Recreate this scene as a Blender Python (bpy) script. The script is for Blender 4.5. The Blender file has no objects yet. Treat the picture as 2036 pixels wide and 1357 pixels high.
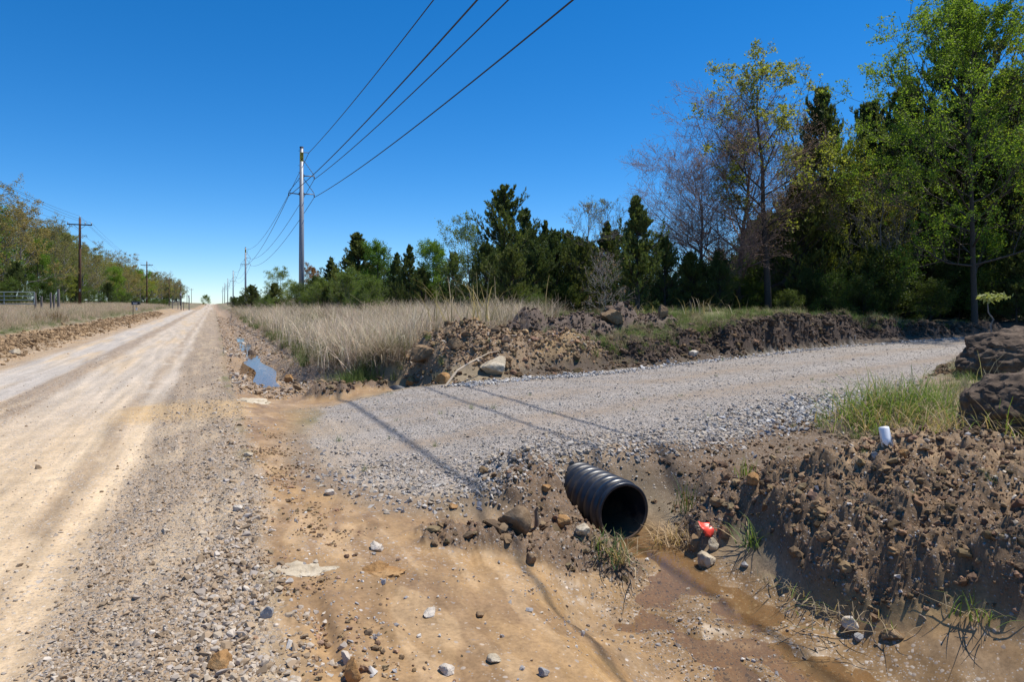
import bpy, bmesh, math, random
import numpy as np
from mathutils import Vector, Matrix, Euler

# ------------------------------------------------------------------ camera, sky, sun, exposure
SC = bpy.context.scene
COL = SC.collection
W_IMG, H_IMG, FOC, HOR, EYE = 2036.0, 1357.0, 1357.0, 612.0, 1.6
cam_d = bpy.data.cameras.new('camera'); cam = bpy.data.objects.new('camera', cam_d); COL.objects.link(cam)
cam.location = (0, 0, EYE); cam.rotation_euler = (math.radians(90), 0, 0)
cam_d.sensor_width = 36; cam_d.lens = 36 * FOC / W_IMG
cam_d.shift_y = (HOR - H_IMG / 2) / W_IMG
cam_d.clip_start = 0.1; cam_d.clip_end = 6000
SC.camera = cam

SUN_AZ, SUN_EL = 21.0, 66.5        # azimuth counter-clockwise from +X
world = bpy.data.worlds.new('World'); SC.world = world; world.use_nodes = True
wn = world.node_tree.nodes; wl = world.node_tree.links
bg = wn['Background']
sky = wn.new('ShaderNodeTexSky'); sky.sky_type = 'NISHITA'; sky.sun_disc = False
sky.sun_elevation = math.radians(SUN_EL); sky.sun_rotation = math.radians(90 - SUN_AZ)
sky.altitude = 2000; sky.air_density = 1.0; sky.dust_density = 0.0; sky.ozone_density = 7.0
hs = wn.new('ShaderNodeHueSaturation'); hs.inputs['Saturation'].default_value = 1.28; hs.inputs['Value'].default_value = 1.0
wl.new(sky.outputs[0], hs.inputs['Color']); wl.new(hs.outputs[0], bg.inputs[0])
bg.inputs[1].default_value = 0.128
sun_d = bpy.data.lights.new('sun', 'SUN'); sun = bpy.data.objects.new('sun', sun_d); COL.objects.link(sun)
sun_d.energy = 4.9; sun_d.angle = math.radians(0.53); sun_d.color = (1.0, 0.955, 0.88)
SV = Vector((math.cos(math.radians(SUN_EL)) * math.cos(math.radians(SUN_AZ)), math.cos(math.radians(SUN_EL)) * math.sin(math.radians(SUN_AZ)), math.sin(math.radians(SUN_EL))))
sun.rotation_euler = SV.to_track_quat('Z', 'Y').to_euler(); sun.location = SV * 60
SC.view_settings.view_transform = 'Standard'; SC.view_settings.look = 'None'
SC.view_settings.exposure = 0.28; SC.view_settings.gamma = 1.0
SC.cycles.use_denoising = True
SC.cycles.max_bounces = 6; SC.cycles.transparent_max_bounces = 8
SC.cycles.caustics_reflective = False; SC.cycles.caustics_refractive = False

# ------------------------------------------------------------------ helpers
RNG = np.random.default_rng(11)
random.seed(5)
UX, UY = -0.4004, 0.9163          # along the road
RX, RY = 0.9163, 0.4004           # across the road, to the right
_perm = [np.random.default_rng(100 + k).permutation(256) for k in range(24)]
_ga = np.random.default_rng(7).uniform(0, 2 * math.pi, 256); _gx, _gy = np.cos(_ga), np.sin(_ga)

def perlin(x, y, seed=0):
    P = _perm[seed % 24]
    xi = np.floor(x).astype(np.int64); yi = np.floor(y).astype(np.int64)
    xf = x - xi; yf = y - yi
    u = xf * xf * xf * (xf * (xf * 6 - 15) + 10); v = yf * yf * yf * (yf * (yf * 6 - 15) + 10)
    def g(ix, iy, dx, dy):
        h = P[(P[ix & 255] + iy) & 255]
        return _gx[h] * dx + _gy[h] * dy
    a = g(xi, yi, xf, yf); b = g(xi + 1, yi, xf - 1, yf)
    c = g(xi, yi + 1, xf, yf - 1); d = g(xi + 1, yi + 1, xf - 1, yf - 1)
    return ((a + (b - a) * u) + ((c + (d - c) * u) - (a + (b - a) * u)) * v) * 1.5

def fbm(x, y, octv=4, seed=0, gain=0.5):
    t = np.zeros_like(x); a = 1.0; f = 1.0
    for k in range(octv):
        t = t + a * perlin(x * f + 13.7 * k, y * f - 7.3 * k, seed + k); a *= gain; f *= 2.03
    return t

def ridged(x, y, octv=3, seed=0):
    t = np.zeros_like(x); a = 1.0; f = 1.0
    for k in range(octv):
        t = t + a * (1 - 2 * np.abs(perlin(x * f + 5.1 * k, y * f + 9.2 * k, seed + k))); a *= .5; f *= 2.1
    return t

def ss(a, b, t):
    k = np.clip((t - a) / (b - a), 0, 1); return k * k * (3 - 2 * k)
def lerp(a, b, t): return a + (b - a) * t

def seg_dist(x, y, pts):
    d = np.full(x.shape, 1e9)
    for (ax, ay), (bx_, by_) in zip(pts[:-1], pts[1:]):
        vx, vy = bx_ - ax, by_ - ay; L = vx * vx + vy * vy
        t = np.clip(((x - ax) * vx + (y - ay) * vy) / L, 0, 1)
        d = np.minimum(d, np.hypot(x - ax - t * vx, y - ay - t * vy))
    return d

def poly_sd(x, y, pts):
    d = seg_dist(x, y, pts + [pts[0]])
    ins = np.zeros(x.shape, bool); n = len(pts)
    for i in range(n):
        (x1, y1), (x2, y2) = pts[i], pts[(i + 1) % n]
        c = ((y1 > y) != (y2 > y))
        xi = (x2 - x1) * (y - y1) / (y2 - y1 if y2 != y1 else 1e-9) + x1
        ins ^= c & (x < xi)
    return np.where(ins, -d, d)

def np_mesh(name, V, Q, smooth=True):
    V = np.ascontiguousarray(V, dtype=np.float32); Q = np.ascontiguousarray(Q, dtype=np.int32)
    k = Q.shape[1]; me = bpy.data.meshes.new(name)
    me.vertices.add(len(V)); me.vertices.foreach_set('co', V.ravel())
    me.loops.add(Q.size); me.loops.foreach_set('vertex_index', Q.ravel())
    me.polygons.add(len(Q)); me.polygons.foreach_set('loop_start', np.arange(0, Q.size, k, dtype=np.int32))
    if smooth: me.polygons.foreach_set('use_smooth', np.ones(len(Q), bool))
    me.update(calc_edges=True); return me

def link(name, me, mat=None, parent=None, label=None, cat=None, group=None, kind=None):
    o = bpy.data.objects.new(name, me); COL.objects.link(o)
    if mat is not None and me is not None and len(me.materials) == 0: me.materials.append(mat)
    if parent is not None: o.parent = parent
    tag(o, label, cat, group, kind); return o

def tag(o, label=None, cat=None, group=None, kind=None):
    if label: o['label'] = label
    if cat: o['category'] = cat
    if group: o['group'] = group
    if kind: o['kind'] = kind
    return o

def empty(name, loc, label=None, cat=None, group=None, rz=0.0):
    o = bpy.data.objects.new(name, None); COL.objects.link(o); o.location = loc; o.rotation_euler = (0, 0, rz)
    o.empty_display_size = 0.2
    return tag(o, label, cat, group)

def bm_mesh(name, bm, smooth=False):
    me = bpy.data.meshes.new(name); bm.normal_update(); bm.to_mesh(me); bm.free()
    if smooth:
        for p in me.polygons: p.use_smooth = True
    return me

def bm_box(bm, c, size, rot=None):
    m = Matrix.Translation(c) @ (rot.to_matrix().to_4x4() if rot else Matrix.Identity(4)) @ Matrix.Diagonal((size[0], size[1], size[2], 1))
    return bmesh.ops.create_cube(bm, size=1.0, matrix=m)

def bm_tube(bm, pts, radii, n=8, caps=True):
    pts = [Vector(p) for p in pts]; rings = []
    for i, p in enumerate(pts):
        t = (pts[min(i + 1, len(pts) - 1)] - pts[max(i - 1, 0)]).normalized()
        a = t.cross(Vector((0, 0, 1)) if abs(t.z) < .9 else Vector((1, 0, 0))).normalized(); b = t.cross(a)
        r = radii[i] if hasattr(radii, '__len__') else radii
        rings.append([bm.verts.new(p + (a * math.cos(2 * math.pi * k / n) + b * math.sin(2 * math.pi * k / n)) * r) for k in range(n)])
    for r0, r1 in zip(rings[:-1], rings[1:]):
        for k in range(n): bm.faces.new((r0[k], r0[(k + 1) % n], r1[(k + 1) % n], r1[k]))
    if caps: bm.faces.new(rings[0][::-1]); bm.faces.new(rings[-1])

# ---- node helpers
def new_mat(name):
    m = bpy.data.materials.new(name); m.use_nodes = True
    nt = m.node_tree; b = nt.nodes['Principled BSDF']; return m, nt, b
def nd(nt, t, **kw):
    n = nt.nodes.new(t)
    for k, v in kw.items():
        if k.startswith('i_'):
            key = k[2:]; key = int(key) if key.isdigit() else key.replace('_', ' ')
            n.inputs[key].default_value = v
        else: setattr(n, k, v)
    return n
def mixrgb(nt, fac, a, b, mode='MIX'):
    n = nt.nodes.new('ShaderNodeMix'); n.data_type = 'RGBA'; n.blend_type = mode; n.clamp_factor = True
    for sock, v in ((n.inputs[0], fac), (n.inputs[6], a), (n.inputs[7], b)):
        if hasattr(v, 'links') or isinstance(v, bpy.types.NodeSocket): nt.links.new(v, sock)
        elif isinstance(v, (int, float)): sock.default_value = v
        else: sock.default_value = (*v, 1) if len(v) == 3 else v
    return n.outputs[2]
def math_n(nt, op, a, b=None, c=None):
    n = nt.nodes.new('ShaderNodeMath'); n.operation = op
    for s, v in zip(n.inputs, (a, b, c)):
        if v is None: continue
        if isinstance(v, bpy.types.NodeSocket): nt.links.new(v, s)
        else: s.default_value = v
    return n.outputs[0]
def ramp(nt, fac, stops, interp='LINEAR'):
    n = nt.nodes.new('ShaderNodeValToRGB'); n.color_ramp.interpolation = interp
    e = n.color_ramp.elements
    while len(e) < len(stops): e.new(0.5)
    for k, (p, c) in enumerate(stops):
        e[k].position = p; e[k].color = (*c, 1) if len(c) == 3 else c
    if fac is not None: nt.links.new(fac, n.inputs[0])
    return n.outputs[0]

def simple_mat(name, col, rough=.8, noise=0.25, scale=8.0, bump=0.0, metal=0.0, spec=.3):
    m, nt, b = new_mat(name)
    tc = nd(nt, 'ShaderNodeTexCoord'); n = nd(nt, 'ShaderNodeTexNoise', i_Scale=scale, i_Detail=6.0, i_Roughness=.65)
    nt.links.new(tc.outputs['Object'], n.inputs['Vector'])
    c = mixrgb(nt, n.outputs[0], tuple(v * (1 - noise) for v in col), tuple(min(1, v * (1 + noise)) for v in col))
    nt.links.new(c, b.inputs['Base Color']); b.inputs['Roughness'].default_value = rough
    b.inputs['Metallic'].default_value = metal; b.inputs['Specular IOR Level'].default_value = spec
    if bump:
        bp = nd(nt, 'ShaderNodeBump', i_Strength=bump, i_Distance=.02); nt.links.new(n.outputs[0], bp.inputs['Height']); nt.links.new(bp.outputs[0], b.inputs['Normal'])
    return m

# ------------------------------------------------------------------ terrain height and ground cover
DRIVE = [(-2.98, 10.7), (-1.73, 12.4), (0, 13.5), (1.7, 14.3), (4.8, 17.0), (9, 20.4), (16.2, 24.6), (27, 31.5), (42, 41),
         (44, 38), (30, 29.5), (20, 24), (13, 18.8), (9, 14.5), (5.85, 10.4), (3.6, 8.75), (2.3, 7.45), (.95, 7.0), (.30, 6.55), (-.1, 5.95), (-.8, 5.72), (-1.5, 6.2), (-1.92, 6.9), (-2.4, 8.2)]
PIPE_Q, PIPE_S0, PIPE_S1, PIPE_Z, PIPE_RI, PIPE_RO = 3.30, 5.10, 13.35, -0.20, 0.228, 0.268
SK = [-400, -50, 0, 60, 120, 145, 175, 210, 260, 350, 480, 600, 680, 800, 2600]
ZK = [-2, -.35, 0, .5, 1.05, 1.18, 1.05, .75, .75, 1.7, 3.3, 4.5, 4.9, 4.7, 2.0]
_sg = np.linspace(-400, 2600, 6001); _zg = np.interp(_sg, SK, ZK)
_k = np.hanning(61); _k /= _k.sum(); _zg = np.convolve(np.pad(_zg, 30, mode='edge'), _k, mode='valid'); _zg -= np.interp(0, _sg, _zg)
NQ = [-300, -60, -14, -8, -6.5, -5.9, -5.3, -5.0, .3, 1.2, 2.3, 2.65, 3.0, 3.5, 3.75, 4.3, 6.0, 8, 12, 25, 60, 300]
NZ = [2.5, 1.3, .8, .52, .36, .30, .04, 0, 0, -.085, -.25, -.37, -.47, -.47, -.36, -.08, .1, .2, .3, .6, .9, 2]
FQ = [-300, -60, -14, -8, -6.5, -5.9, -5.3, -5.0, .3, .65, .95, 1.3, 1.7, 2.3, 3.2, 5, 10, 16, 20, 25, 60, 300]
FZ = [2.5, 1.3, .8, .52, .36, .30, .04, 0, 0, -.08, -.2, -.2, -.06, .12, .27, .42, .75, 1.22, 1.12, .74, 1.5, 2]

def terrain(x, y, detail=True):
    x = np.asarray(x, float); y = np.asarray(y, float)
    s = UX * x + UY * y; q = RX * x + RY * y
    n1 = fbm(x * .55, y * .55, 3, 1); n2 = fbm(x * 2.2, y * 2.2, 3, 4)
    qq = q + .12 * n1 + .05 * n2
    w = ss(10, 14.5, s + .4 * n1)
    z = lerp(np.interp(qq, NQ, NZ), np.interp(qq, FQ, FZ), w) + np.interp(s, _sg, _zg)
    z = z - .035 * np.clip(5.2 - s, 0, 6) * ss(2.2, 2.9, q) * ss(4.1, 3.7, q)
    z = z + 1.6 * ss(33, 55, y) * ss(12, 26, q) + .9 * ss(50, 80, s) * ss(7.5, 13, q) + .9 * ss(45, 75, s) * ss(-18, -26, q)
    fl = ss(4.9, 3.6, s) * ss(1.7, 2.5, q + .35 * n1) * ss(3.75, 3.4, q); z = lerp(z, np.maximum(z, -.47 - .035 * np.clip(5.2 - s, 0, 6)) * .0 + (-.462 - .035 * np.clip(5.2 - s, 0, 6) + .05 * n2 + .05 * n1 + .10 * ss(2.6, 1.9, q)), fl)
    # channel that feeds the far pipe mouth
    dch = seg_dist(x, y, [(RX * .95 + UX * 21, RY * .95 + UY * 21), (RX * 1.1 + UX * 17, RY * 1.1 + UY * 17), (RX * 2.4 + UX * 14.6, RY * 2.4 + UY * 14.6), (RX * 3.35 + UX * 13.2, RY * 3.35 + UY * 13.2)])
    z = lerp(z, np.minimum(z, -.24 + .09 * n2), 1 - ss(.3, .95, dch + .15 * n1))
    # sandy flat where the road edge washes out before the driveway
    # driveway fill
    sd = poly_sd(x, y, DRIVE) + .10 * n1 + .05 * n2 + (.34 * fbm(x * .6, y * .6, 2, 7) + .06 * n2) * ss(10, 13, s) * ss(5, 7, q)
    zd = np.interp(q, [-1, .6, 1.6, 3.3, 8, 25, 60], [0.0, 0.0, .02, .15, .23, .52, 1.1]) + .015 * n1
    bw = .55 + .5 * ss(9, 13, s) * (1 - ss(5, 12, q)) - .05 * ss(8, 12, q) + .15 * n1 + 1.1 * ss(.0, .35, fbm(x * .33 + 4, y * .33, 2, 12)) * ss(6, 9, q)
    wd = 1 - ss(0, np.maximum(bw, .2), sd)
    z = lerp(z, zd, wd)
    # rut of tyre marks on the driveway
    M = {}
    # spoil mound to the right of the ditch
    qr = 5.45 + .08 * s + .25 * perlin(s * .5, s * .1, 9)
    foot = .45 * ss(3.3, 2.2, s); rise = np.interp(q - (qr - 5.45) - foot * ss(4.9, 4.2, q), [3.32, 3.62, 4.1, 4.7, 5.35, 5.75, 6.2, 7.0], [0, .20, .24, .26, .33, .29, .14, 0])
    ends = 1 - ss(3.9, 5.05, s + .3 * n1 + .12 * (qr - q))
    lump = 1 + .50 * fbm(x * 1.25, y * 1.25, 3, 6)
    mr = rise * ends * lump * ss(-3, -1, s + 1) * (1 - .22 * ss(4.0, 2.2, s)) * (1 + .38 * np.exp(-((s - 4.1) / .75) ** 2))
    z = z + mr * np.clip(1.0 - .55 * ss(5.2, 6.6, q), .3, 1)
    M['mr'] = ss(.03, .10, mr)
    # gravelly mound and yellow subsoil beyond the driveway
    def bell(cx, cy, rx_, ry_, rot=0.0, pw=.8):
        c, s_ = math.cos(rot), math.sin(rot); dx, dy = x - cx, y - cy
        a = (dx * c + dy * s_) / rx_; b = (-dx * s_ + dy * c) / ry_
        return np.clip(1 - (a * a + b * b), 0, 1) ** pw
    mm = .50 * bell(-.6, 14.95, 1.9, 1.3, .25, 1.25) + .22 * bell(-1.6, 15.0, 1.2, .9, 0, 1.3) 
    my = .40 * bell(1.0, 15.35, 1.3, .85, .35)
    mm = np.maximum(mm, my) * (1 + .3 * fbm(x * 1.7, y * 1.7, 3, 3))
    z = z + mm
    M['mm'] = ss(.04, .14, mm); M['yel'] = ss(.05, .2, my) * ss(.2, .7, x)
    md = .50 * bell(1.6, 18.4, 1.9, 1.1, .35) + .42 * bell(3.6, 19.0, 1.3, .9, .4) + .35 * bell(.1, 18.0, 1.2, .9, .2)
    md = md * (1 + .45 * fbm(x * 1.5, y * 1.5, 3, 8))
    z = z + .16 * fbm(x * .8, y * .8, 3, 16) * ss(.4, 1.2, sd) * ss(7, 10, q) * ss(9, 12, s)
    z = z + md; M['md'] = ss(.05, .16, md)
    # lumps of bank by the ditch, left of the pipe mouth and by the far mouth
    berm = .085 * (1 - ss(.05, .42, seg_dist(x, y, [(-.42, 4.95), (0.05, 5.0), (.42, 5.05), (.66, 5.12)]) + .12 * n2))
    berm = berm + .15 * (1 - ss(.1, .6, seg_dist(x, y, [(.15, 6.2), (.52, 5.75), (.62, 5.45)]) + .1 * n2))
    berm = berm + .20 * bell(-3.6, 14.3, 1.3, .8, -.6) + .22 * bell(-2.55, 13.2, .6, .45, .3) + .16 * bell(-3.3, 12.4, .5, .4)
    berm = berm + .06 * bell(2.05, 6.5, .7, .45, -1.0) + .2 * bell(1.75, 5.85, .35, .3)
    z = z + berm; M['berm'] = ss(.025, .07, berm)
    # pipe trench
    dp = np.abs(q - PIPE_Q)
    cut = (1 - ss(.20, .36, dp)) * (1 - ss(PIPE_S0 + .35, PIPE_S0 + .95, s + .2 * dp)) * ss(2.0, 2.6, q) * ss(3.6, 4.4, s)
    z = lerp(z, np.minimum(z, -.44), cut)
    cut2 = (1 - ss(.2, 1.0, dp)) * ss(PIPE_S1 - .5, PIPE_S1 + .05, s) * (1 - ss(13.7, 14.7, s))
    z = lerp(z, np.minimum(z, -.16), cut2)
    M['sd'] = sd; M['s'] = s; M['q'] = q; M['n1'] = n1; M['n2'] = n2; M['zd'] = zd; M['wd'] = wd; M['dch'] = dch
    road_r = .34 + .16 * n1 + .1 * n2 - .1 * ss(10, 16, s)
    M['road'] = ss(.12, -.12, q - road_r) * ss(-5.35, -5.15, q + .12 * n1)
    M['wind'] = ss(-5.05, -5.35, q + .12 * n1) * ss(-6.9, -6.5, q + .3 * n1)
    M['bank'] = ss(.08, .2, z - zd) * ss(1.7, 1.2, sd) * ss(6, 9, q) * (1 - wd * .0) * ss(9, 12, s) * (1 - M['md'])
    if detail:
        soft = np.clip(M['mr'] + M['mm'] + M['md'] + M['berm'] + .5 * M['bank'] + .7 * M['wind'], 0, 1) 
        soft = soft * (1 - cut)
        a1 = fbm(x * 3.1, y * 3.1, 3, 2); a2 = ridged(x * 7, y * 7, 2, 10); a3 = fbm(x * 19, y * 19, 3, 14)
        a4 = fbm(x * 41, y * 41, 2, 20); z = z + soft * (.055 * a1 + .030 * np.minimum(a2, .7) + .030 * a3 + .014 * a4 * ss(16, 9, np.hypot(x, y)))
        st = ss(-.1, .25, fbm(x * 1.1 + 3, y * 1.1, 2, 17))
        z = z + M['mr'] * (.05 * st + .045 * a1 + .03 * ridged(x * 2.6, y * 2.6, 2, 4))
        flat = (1 - soft)
        gr = np.clip(ss(-.75, -.6, q) * ss(.5, .3, q), 0, 1) * flat
        z = z + gr * (.007 * a3 + .012 * fbm(s * 1.2, q * 7, 2, 5))
        z = z + flat * (.004 * a3 * .6 + .006 * a1)
        # wheel tracks pressed into the road
        for qc, wdt, dep in ((-1.75, .6, .02), (-3.7, .6, .02), (-.83, .13, .012)):
            z = z - M['road'] * dep * np.exp(-((q - qc + .05 * n1) / wdt) ** 2)
        z = z + M['road'] * .025 * np.exp(-((q + 2.75 + .08 * n1) / .28) ** 2) * (1 + a3)
        # rut in the mud beside the road
        z = z - .05 * np.exp(-((q - .52 - .05 * perlin(s * 2, s, 3)) / .06) ** 2) * ss(4.0, 3.6, s) * ss(1, 2, s)
        # ripples in the washed sand
        M['sand'] = ss(.35, .6, q + .2 * n2) * ss(3.4, 3.0, q) * ss(12, 9, s) * (1 - wd) * (1 - M['berm']) * (1 - M['mr'])
        z = z + M['sand'] * (.018 * fbm(x * 1.6 + y, y * 1.6, 3, 12) + .010 * fbm(q * 5 + 1.5 * n1, s * .9, 3, 3) + .006 * np.sin((q * 26 + 5 * n1 + 3 * n2)) * ss(.1, .5, n2))
        
        M['a1'] = a1; M['a3'] = a3; M['soft'] = soft
    M['z'] = z
    return M

def gz(x, y): return float(terrain(np.array([x]), np.array([y]))['z'][0])

_YS = np.concatenate([np.arange(2.6, 14, .02), np.arange(14, 40, .06), np.arange(40, 400, .6)])
def ground_at(px, py):
    """where a sight line through the given place meets the ground"""
    x = (px - 1018) / FOC * _YS; zr = EYE - (py - HOR) / FOC * _YS
    zt = terrain(x, _YS)['z']; k = np.argmax(zt >= zr)
    if not (zt >= zr).any(): k = len(_YS) - 1
    return Vector((x[k], _YS[k], zt[k]))

# ---- the earth material
def earth_material():
    m, nt, b = new_mat('earth'); L = nt.links
    tc = nd(nt, 'ShaderNodeTexCoord'); co = tc.outputs['Object']
    col = nd(nt, 'ShaderNodeAttribute', attribute_name='Col'); peb = nd(nt, 'ShaderNodeAttribute', attribute_name='Peb'); rg = nd(nt, 'ShaderNodeAttribute', attribute_name='Rough')
    n1 = nd(nt, 'ShaderNodeTexNoise', i_Scale=38.0, i_Detail=8.0, i_Roughness=.7); L.new(co, n1.inputs['Vector'])
    n0 = nd(nt, 'ShaderNodeTexNoise', i_Scale=4.0, i_Detail=5.0, i_Roughness=.6); L.new(co, n0.inputs['Vector'])
    v1 = nd(nt, 'ShaderNodeTexVoronoi', i_Scale=42.0); L.new(co, v1.inputs['Vector'])
    v2 = nd(nt, 'ShaderNodeTexVoronoi', i_Scale=105.0); L.new(co, v2.inputs['Vector'])
    def stones(v):
        sep = nd(nt, 'ShaderNodeSeparateColor'); L.new(v.outputs['Color'], sep.inputs[0])
        g = ramp(nt, sep.outputs[0], [(0, (.16, .16, .17)), (.3, (.30, .29, .28)), (.6, (.44, .41, .37)), (.85, (.55, .50, .43)), (1, (.74, .71, .66))])
        t = mixrgb(nt, .50, g, col.outputs['Color'])
        t = mixrgb(nt, .30, t, mixrgb(nt, 1.0, t, ramp(nt, sep.outputs[1], [(0, (.75, .85, 1.0)), (.5, (1, 1, 1)), (1, (1.2, .95, .7))]), 'MULTIPLY'))
        return t, sep.outputs[2]
    c1, r1 = stones(v1); c2, r2 = stones(v2)
    base = mixrgb(nt, 1.0, col.outputs['Color'], ramp(nt, n1.outputs[0], [(.2, (.55, .53, .5)), (.5, (1, 1, 1)), (.8, (1.35, 1.36, 1.38))]), 'MULTIPLY')
    base = mixrgb(nt, 1.0, base, ramp(nt, n0.outputs[0], [(.25, (.84, .83, .82)), (.75, (1.14, 1.14, 1.14))]), 'MULTIPLY')
    # a stone shows where its cell is picked and only near the cell's middle
    def mask(v, r, lo):
        pick = math_n(nt, 'LESS_THAN', r, peb.outputs['Fac'])
        inner = nd(nt, 'ShaderNodeMapRange', i_1=.62, i_2=.40, i_3=0.0, i_4=1.0); L.new(v.outputs['Distance'], inner.inputs[0])
        return math_n(nt, 'MULTIPLY', pick, inner.outputs[0])
    m2 = mask(v2, r2, 0); m1 = math_n(nt, 'MULTIPLY', mask(v1, math_n(nt, 'MULTIPLY', r1, 1.5), 0), 1.0)
    c = mixrgb(nt, math_n(nt, 'MULTIPLY', m2, .9), base, c2); c = mixrgb(nt, m1, c, c1)
    L.new(c, b.inputs['Base Color']); L.new(rg.outputs['Fac'], b.inputs['Roughness'])
    b.inputs['Specular IOR Level'].default_value = .25
    h = math_n(nt, 'MULTIPLY', n1.outputs[0], .35)
    d2 = math_n(nt, 'MULTIPLY', math_n(nt, 'SUBTRACT', .6, v2.outputs['Distance']), math_n(nt, 'MULTIPLY', m2, .5))
    d1 = math_n(nt, 'MULTIPLY', math_n(nt, 'SUBTRACT', .7, v1.outputs['Distance']), math_n(nt, 'MULTIPLY', m1, 1.2))
    dm = math_n(nt, 'ADD', math_n(nt, 'ADD', d2, d1), h)
    gritn = nd(nt, 'ShaderNodeAttribute', attribute_name='Grit')
    bp = nd(nt, 'ShaderNodeBump', i_Distance=.022); L.new(gritn.outputs['Fac'], bp.inputs['Strength']); L.new(dm, bp.inputs['Height']); L.new(bp.outputs[0], b.inputs['Normal'])
    return m
EARTH = earth_material()

def build_ground():
    fr = np.radians(np.arange(-47, 47.001, .118)); back = np.radians(np.arange(50, 311, 4.0))
    th = np.concatenate([fr, back])
    r = [0.04, .4, .8, 1.2, 1.6, 2.0, 2.25]
    v = 2.42
    while v < 2600:
        r.append(v); v *= 1.0046 if v < 11 else (1.0075 if v < 40 else (1.014 if v < 90 else 1.03))
    r = np.array(r); R, T = np.meshgrid(r, th, indexing='ij')
    x = (R * np.sin(T)).ravel(); y = (R * np.cos(T)).ravel()
    M = terrain(x, y); z = M['z']
    s, q, n1, n2, sd = M['s'], M['q'], M['n1'], M['n2'], M['sd']
    a1, a3 = M['a1'], M['a3']
    N = len(x)
    C3 = lambda c: np.tile(np.array(c, float), (N, 1))
    def mix(c, d, w): return c + (np.asarray(d, float) - c) * np.clip(w, 0, 1)[:, None]
    # field
    C = C3((.235, .185, .12)); C = mix(C, (.10, .115, .035), ss(-.1, .5, fbm(x * .35, y * .35, 3, 11)) * .7)
    peb = np.zeros(N); rough = np.full(N, .92); grit = np.full(N, .75)
    right = ss(8, 12, q) * ss(9, 12, s); C = mix(C, (.12, .125, .045), right * .8)
    wood = ss(22.5, 26, y + .25 * x - 2 + 2 * n1) * ss(7.5, 10, q); C = mix(C, (.055, .045, .028), wood * .8)
    wl = ss(-15, -18, q); C = mix(C, (.07, .06, .035), wl * .7)
    # ditch beside the far road
    w = ss(.2, .4, q) * ss(2.6, 1.9, q + .3 * n1) * ss(9, 13, s); C = mix(C, (.27, .185, .115), w); C = mix(C, (.40, .25, .12), w * ss(.0, .5, n2) * .6); peb = np.maximum(peb, w * .45)
    # washed mud
    qf = q - .5 * ss(3.4, 2.2, s) * (q > 3)
    mud = ss(.2, .45, q + .1 * n2) * ss(3.75, 3.5, qf) * ss(15, 12, s) * (1 - M['wd'])
    C = mix(C, (.315, .203, .102), mud); C = mix(C, (.385, .24, .105), mud * ss(-.1, .5, n1) * .7)
    C = mix(C, (.245, .155, .080), mud * ss(.0, .5, fbm(x * 1.4, y * 1.4, 3, 19)) * .85); C = mix(C, (.40, .275, .155), mud * ss(.1, .45, fbm(q * 3.2 + n1, s * .7, 3, 22)) * .7); C = mix(C, (.225, .14, .072), mud * ss(.2, .5, fbm(q * 4.5 - n1, s * .9 + 4, 3, 6)) * .6)
    C = C * (1 - mud[:, None] * np.array([.0, .03, .10]))
    peb = lerp(peb, .03 + .10 * ss(.1, .6, fbm(x * 1.2, y * 1.2, 2, 16)), mud); grit = lerp(grit, .16, mud); rough = lerp(rough, .55 + .1 * n2, mud)
    # wet stream bed
    wet = ss(-.34, -.43, z) * ss(2.2, 2.6, q) * (s < 8)
    C = mix(C, (.21, .13, .058), wet * .9); rough = lerp(rough, .42, wet); peb = lerp(peb, .22 * ss(4.9, 4.3, s), wet)
    edge = ss(-.26, -.36, z) * (1 - wet) * (q > 2) * (s < 8); C = mix(C, (.25, .17, .095), edge * .6); rough = lerp(rough, .45, edge)
    # road
    rd = M['road']; qn = q + .07 * fbm(s * .22, q * 1.5, 3, 13) + .03 * n2
    far = ss(6, 16, s)
    qn_ = q + .07 * n2
    Rc = C3((.50, .37, .23)); Rc = mix(Rc, (.43, .385, .335), np.clip(far * .55 + .75 * ss(-4.7, -4.3, qn_) * ss(-2.9, -3.3, qn_), 0, .85) * ss(-.45, .2, fbm(q * 1.6, s * .12, 3, 18) + .25))
    Rc = mix(Rc, (.58, .44, .28), ss(.05, .5, fbm(q * 2.6, s * .16, 3, 20)) * .7 * (1 - far * .5))
    band = lambda lo, hi, e=.12: ss(lo - e, lo + e, qn) * ss(hi + e, hi - e, qn)
    Rc = mix(Rc, (.25, .165, .09), band(-3.05, -2.5) * .8 * ss(-.7, .0, fbm(q * 2, s * .25, 3, 3) + .35))
    Rc = mix(Rc, (.30, .21, .125), band(-1.2, -.96, .09) * .7 * ss(-.5, .1, fbm(q * 3, s * .9, 2, 7) + .2))
    loose = ss(-.82, -.6, qn); Rc = mix(Rc, (.315, .225, .14), loose * .85)
    Rc = mix(Rc, (.44, .325, .20), loose * ss(.1, .5, fbm(q * 2.2 - .6 * s, s * .6, 3, 9)) * .85)
    Rc = mix(Rc, (.33, .215, .105), band(-5.4, -4.35, .2) * .8); Rc = mix(Rc, (.42, .25, .10), ss(-4.6, -5.0, qn) * ss(0, .4, n1) * .7)
    Rc = mix(Rc, (.30, .21, .13), ss(-.1, .3, qn) * far * .9)
    Rc = mix(Rc, (.46, .30, .13), ss(9.8, 10.6, s) * ss(12.6, 11.6, s) * ss(-1.6, -.9, q) * ss(.0, .4, n1 + .25) * .8)
    C = mix(C, Rc, rd) if False else C + (Rc - C) * rd[:, None]
    rp = .22 + .55 * loose * (1 - far * .3) + .35 * far * (1 - loose) + .3 * band(-3.1, -2.45)
    peb = lerp(peb, rp, rd); rough = lerp(rough, .93, rd); grit = lerp(grit, .6 + .4 * loose, rd)
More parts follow.
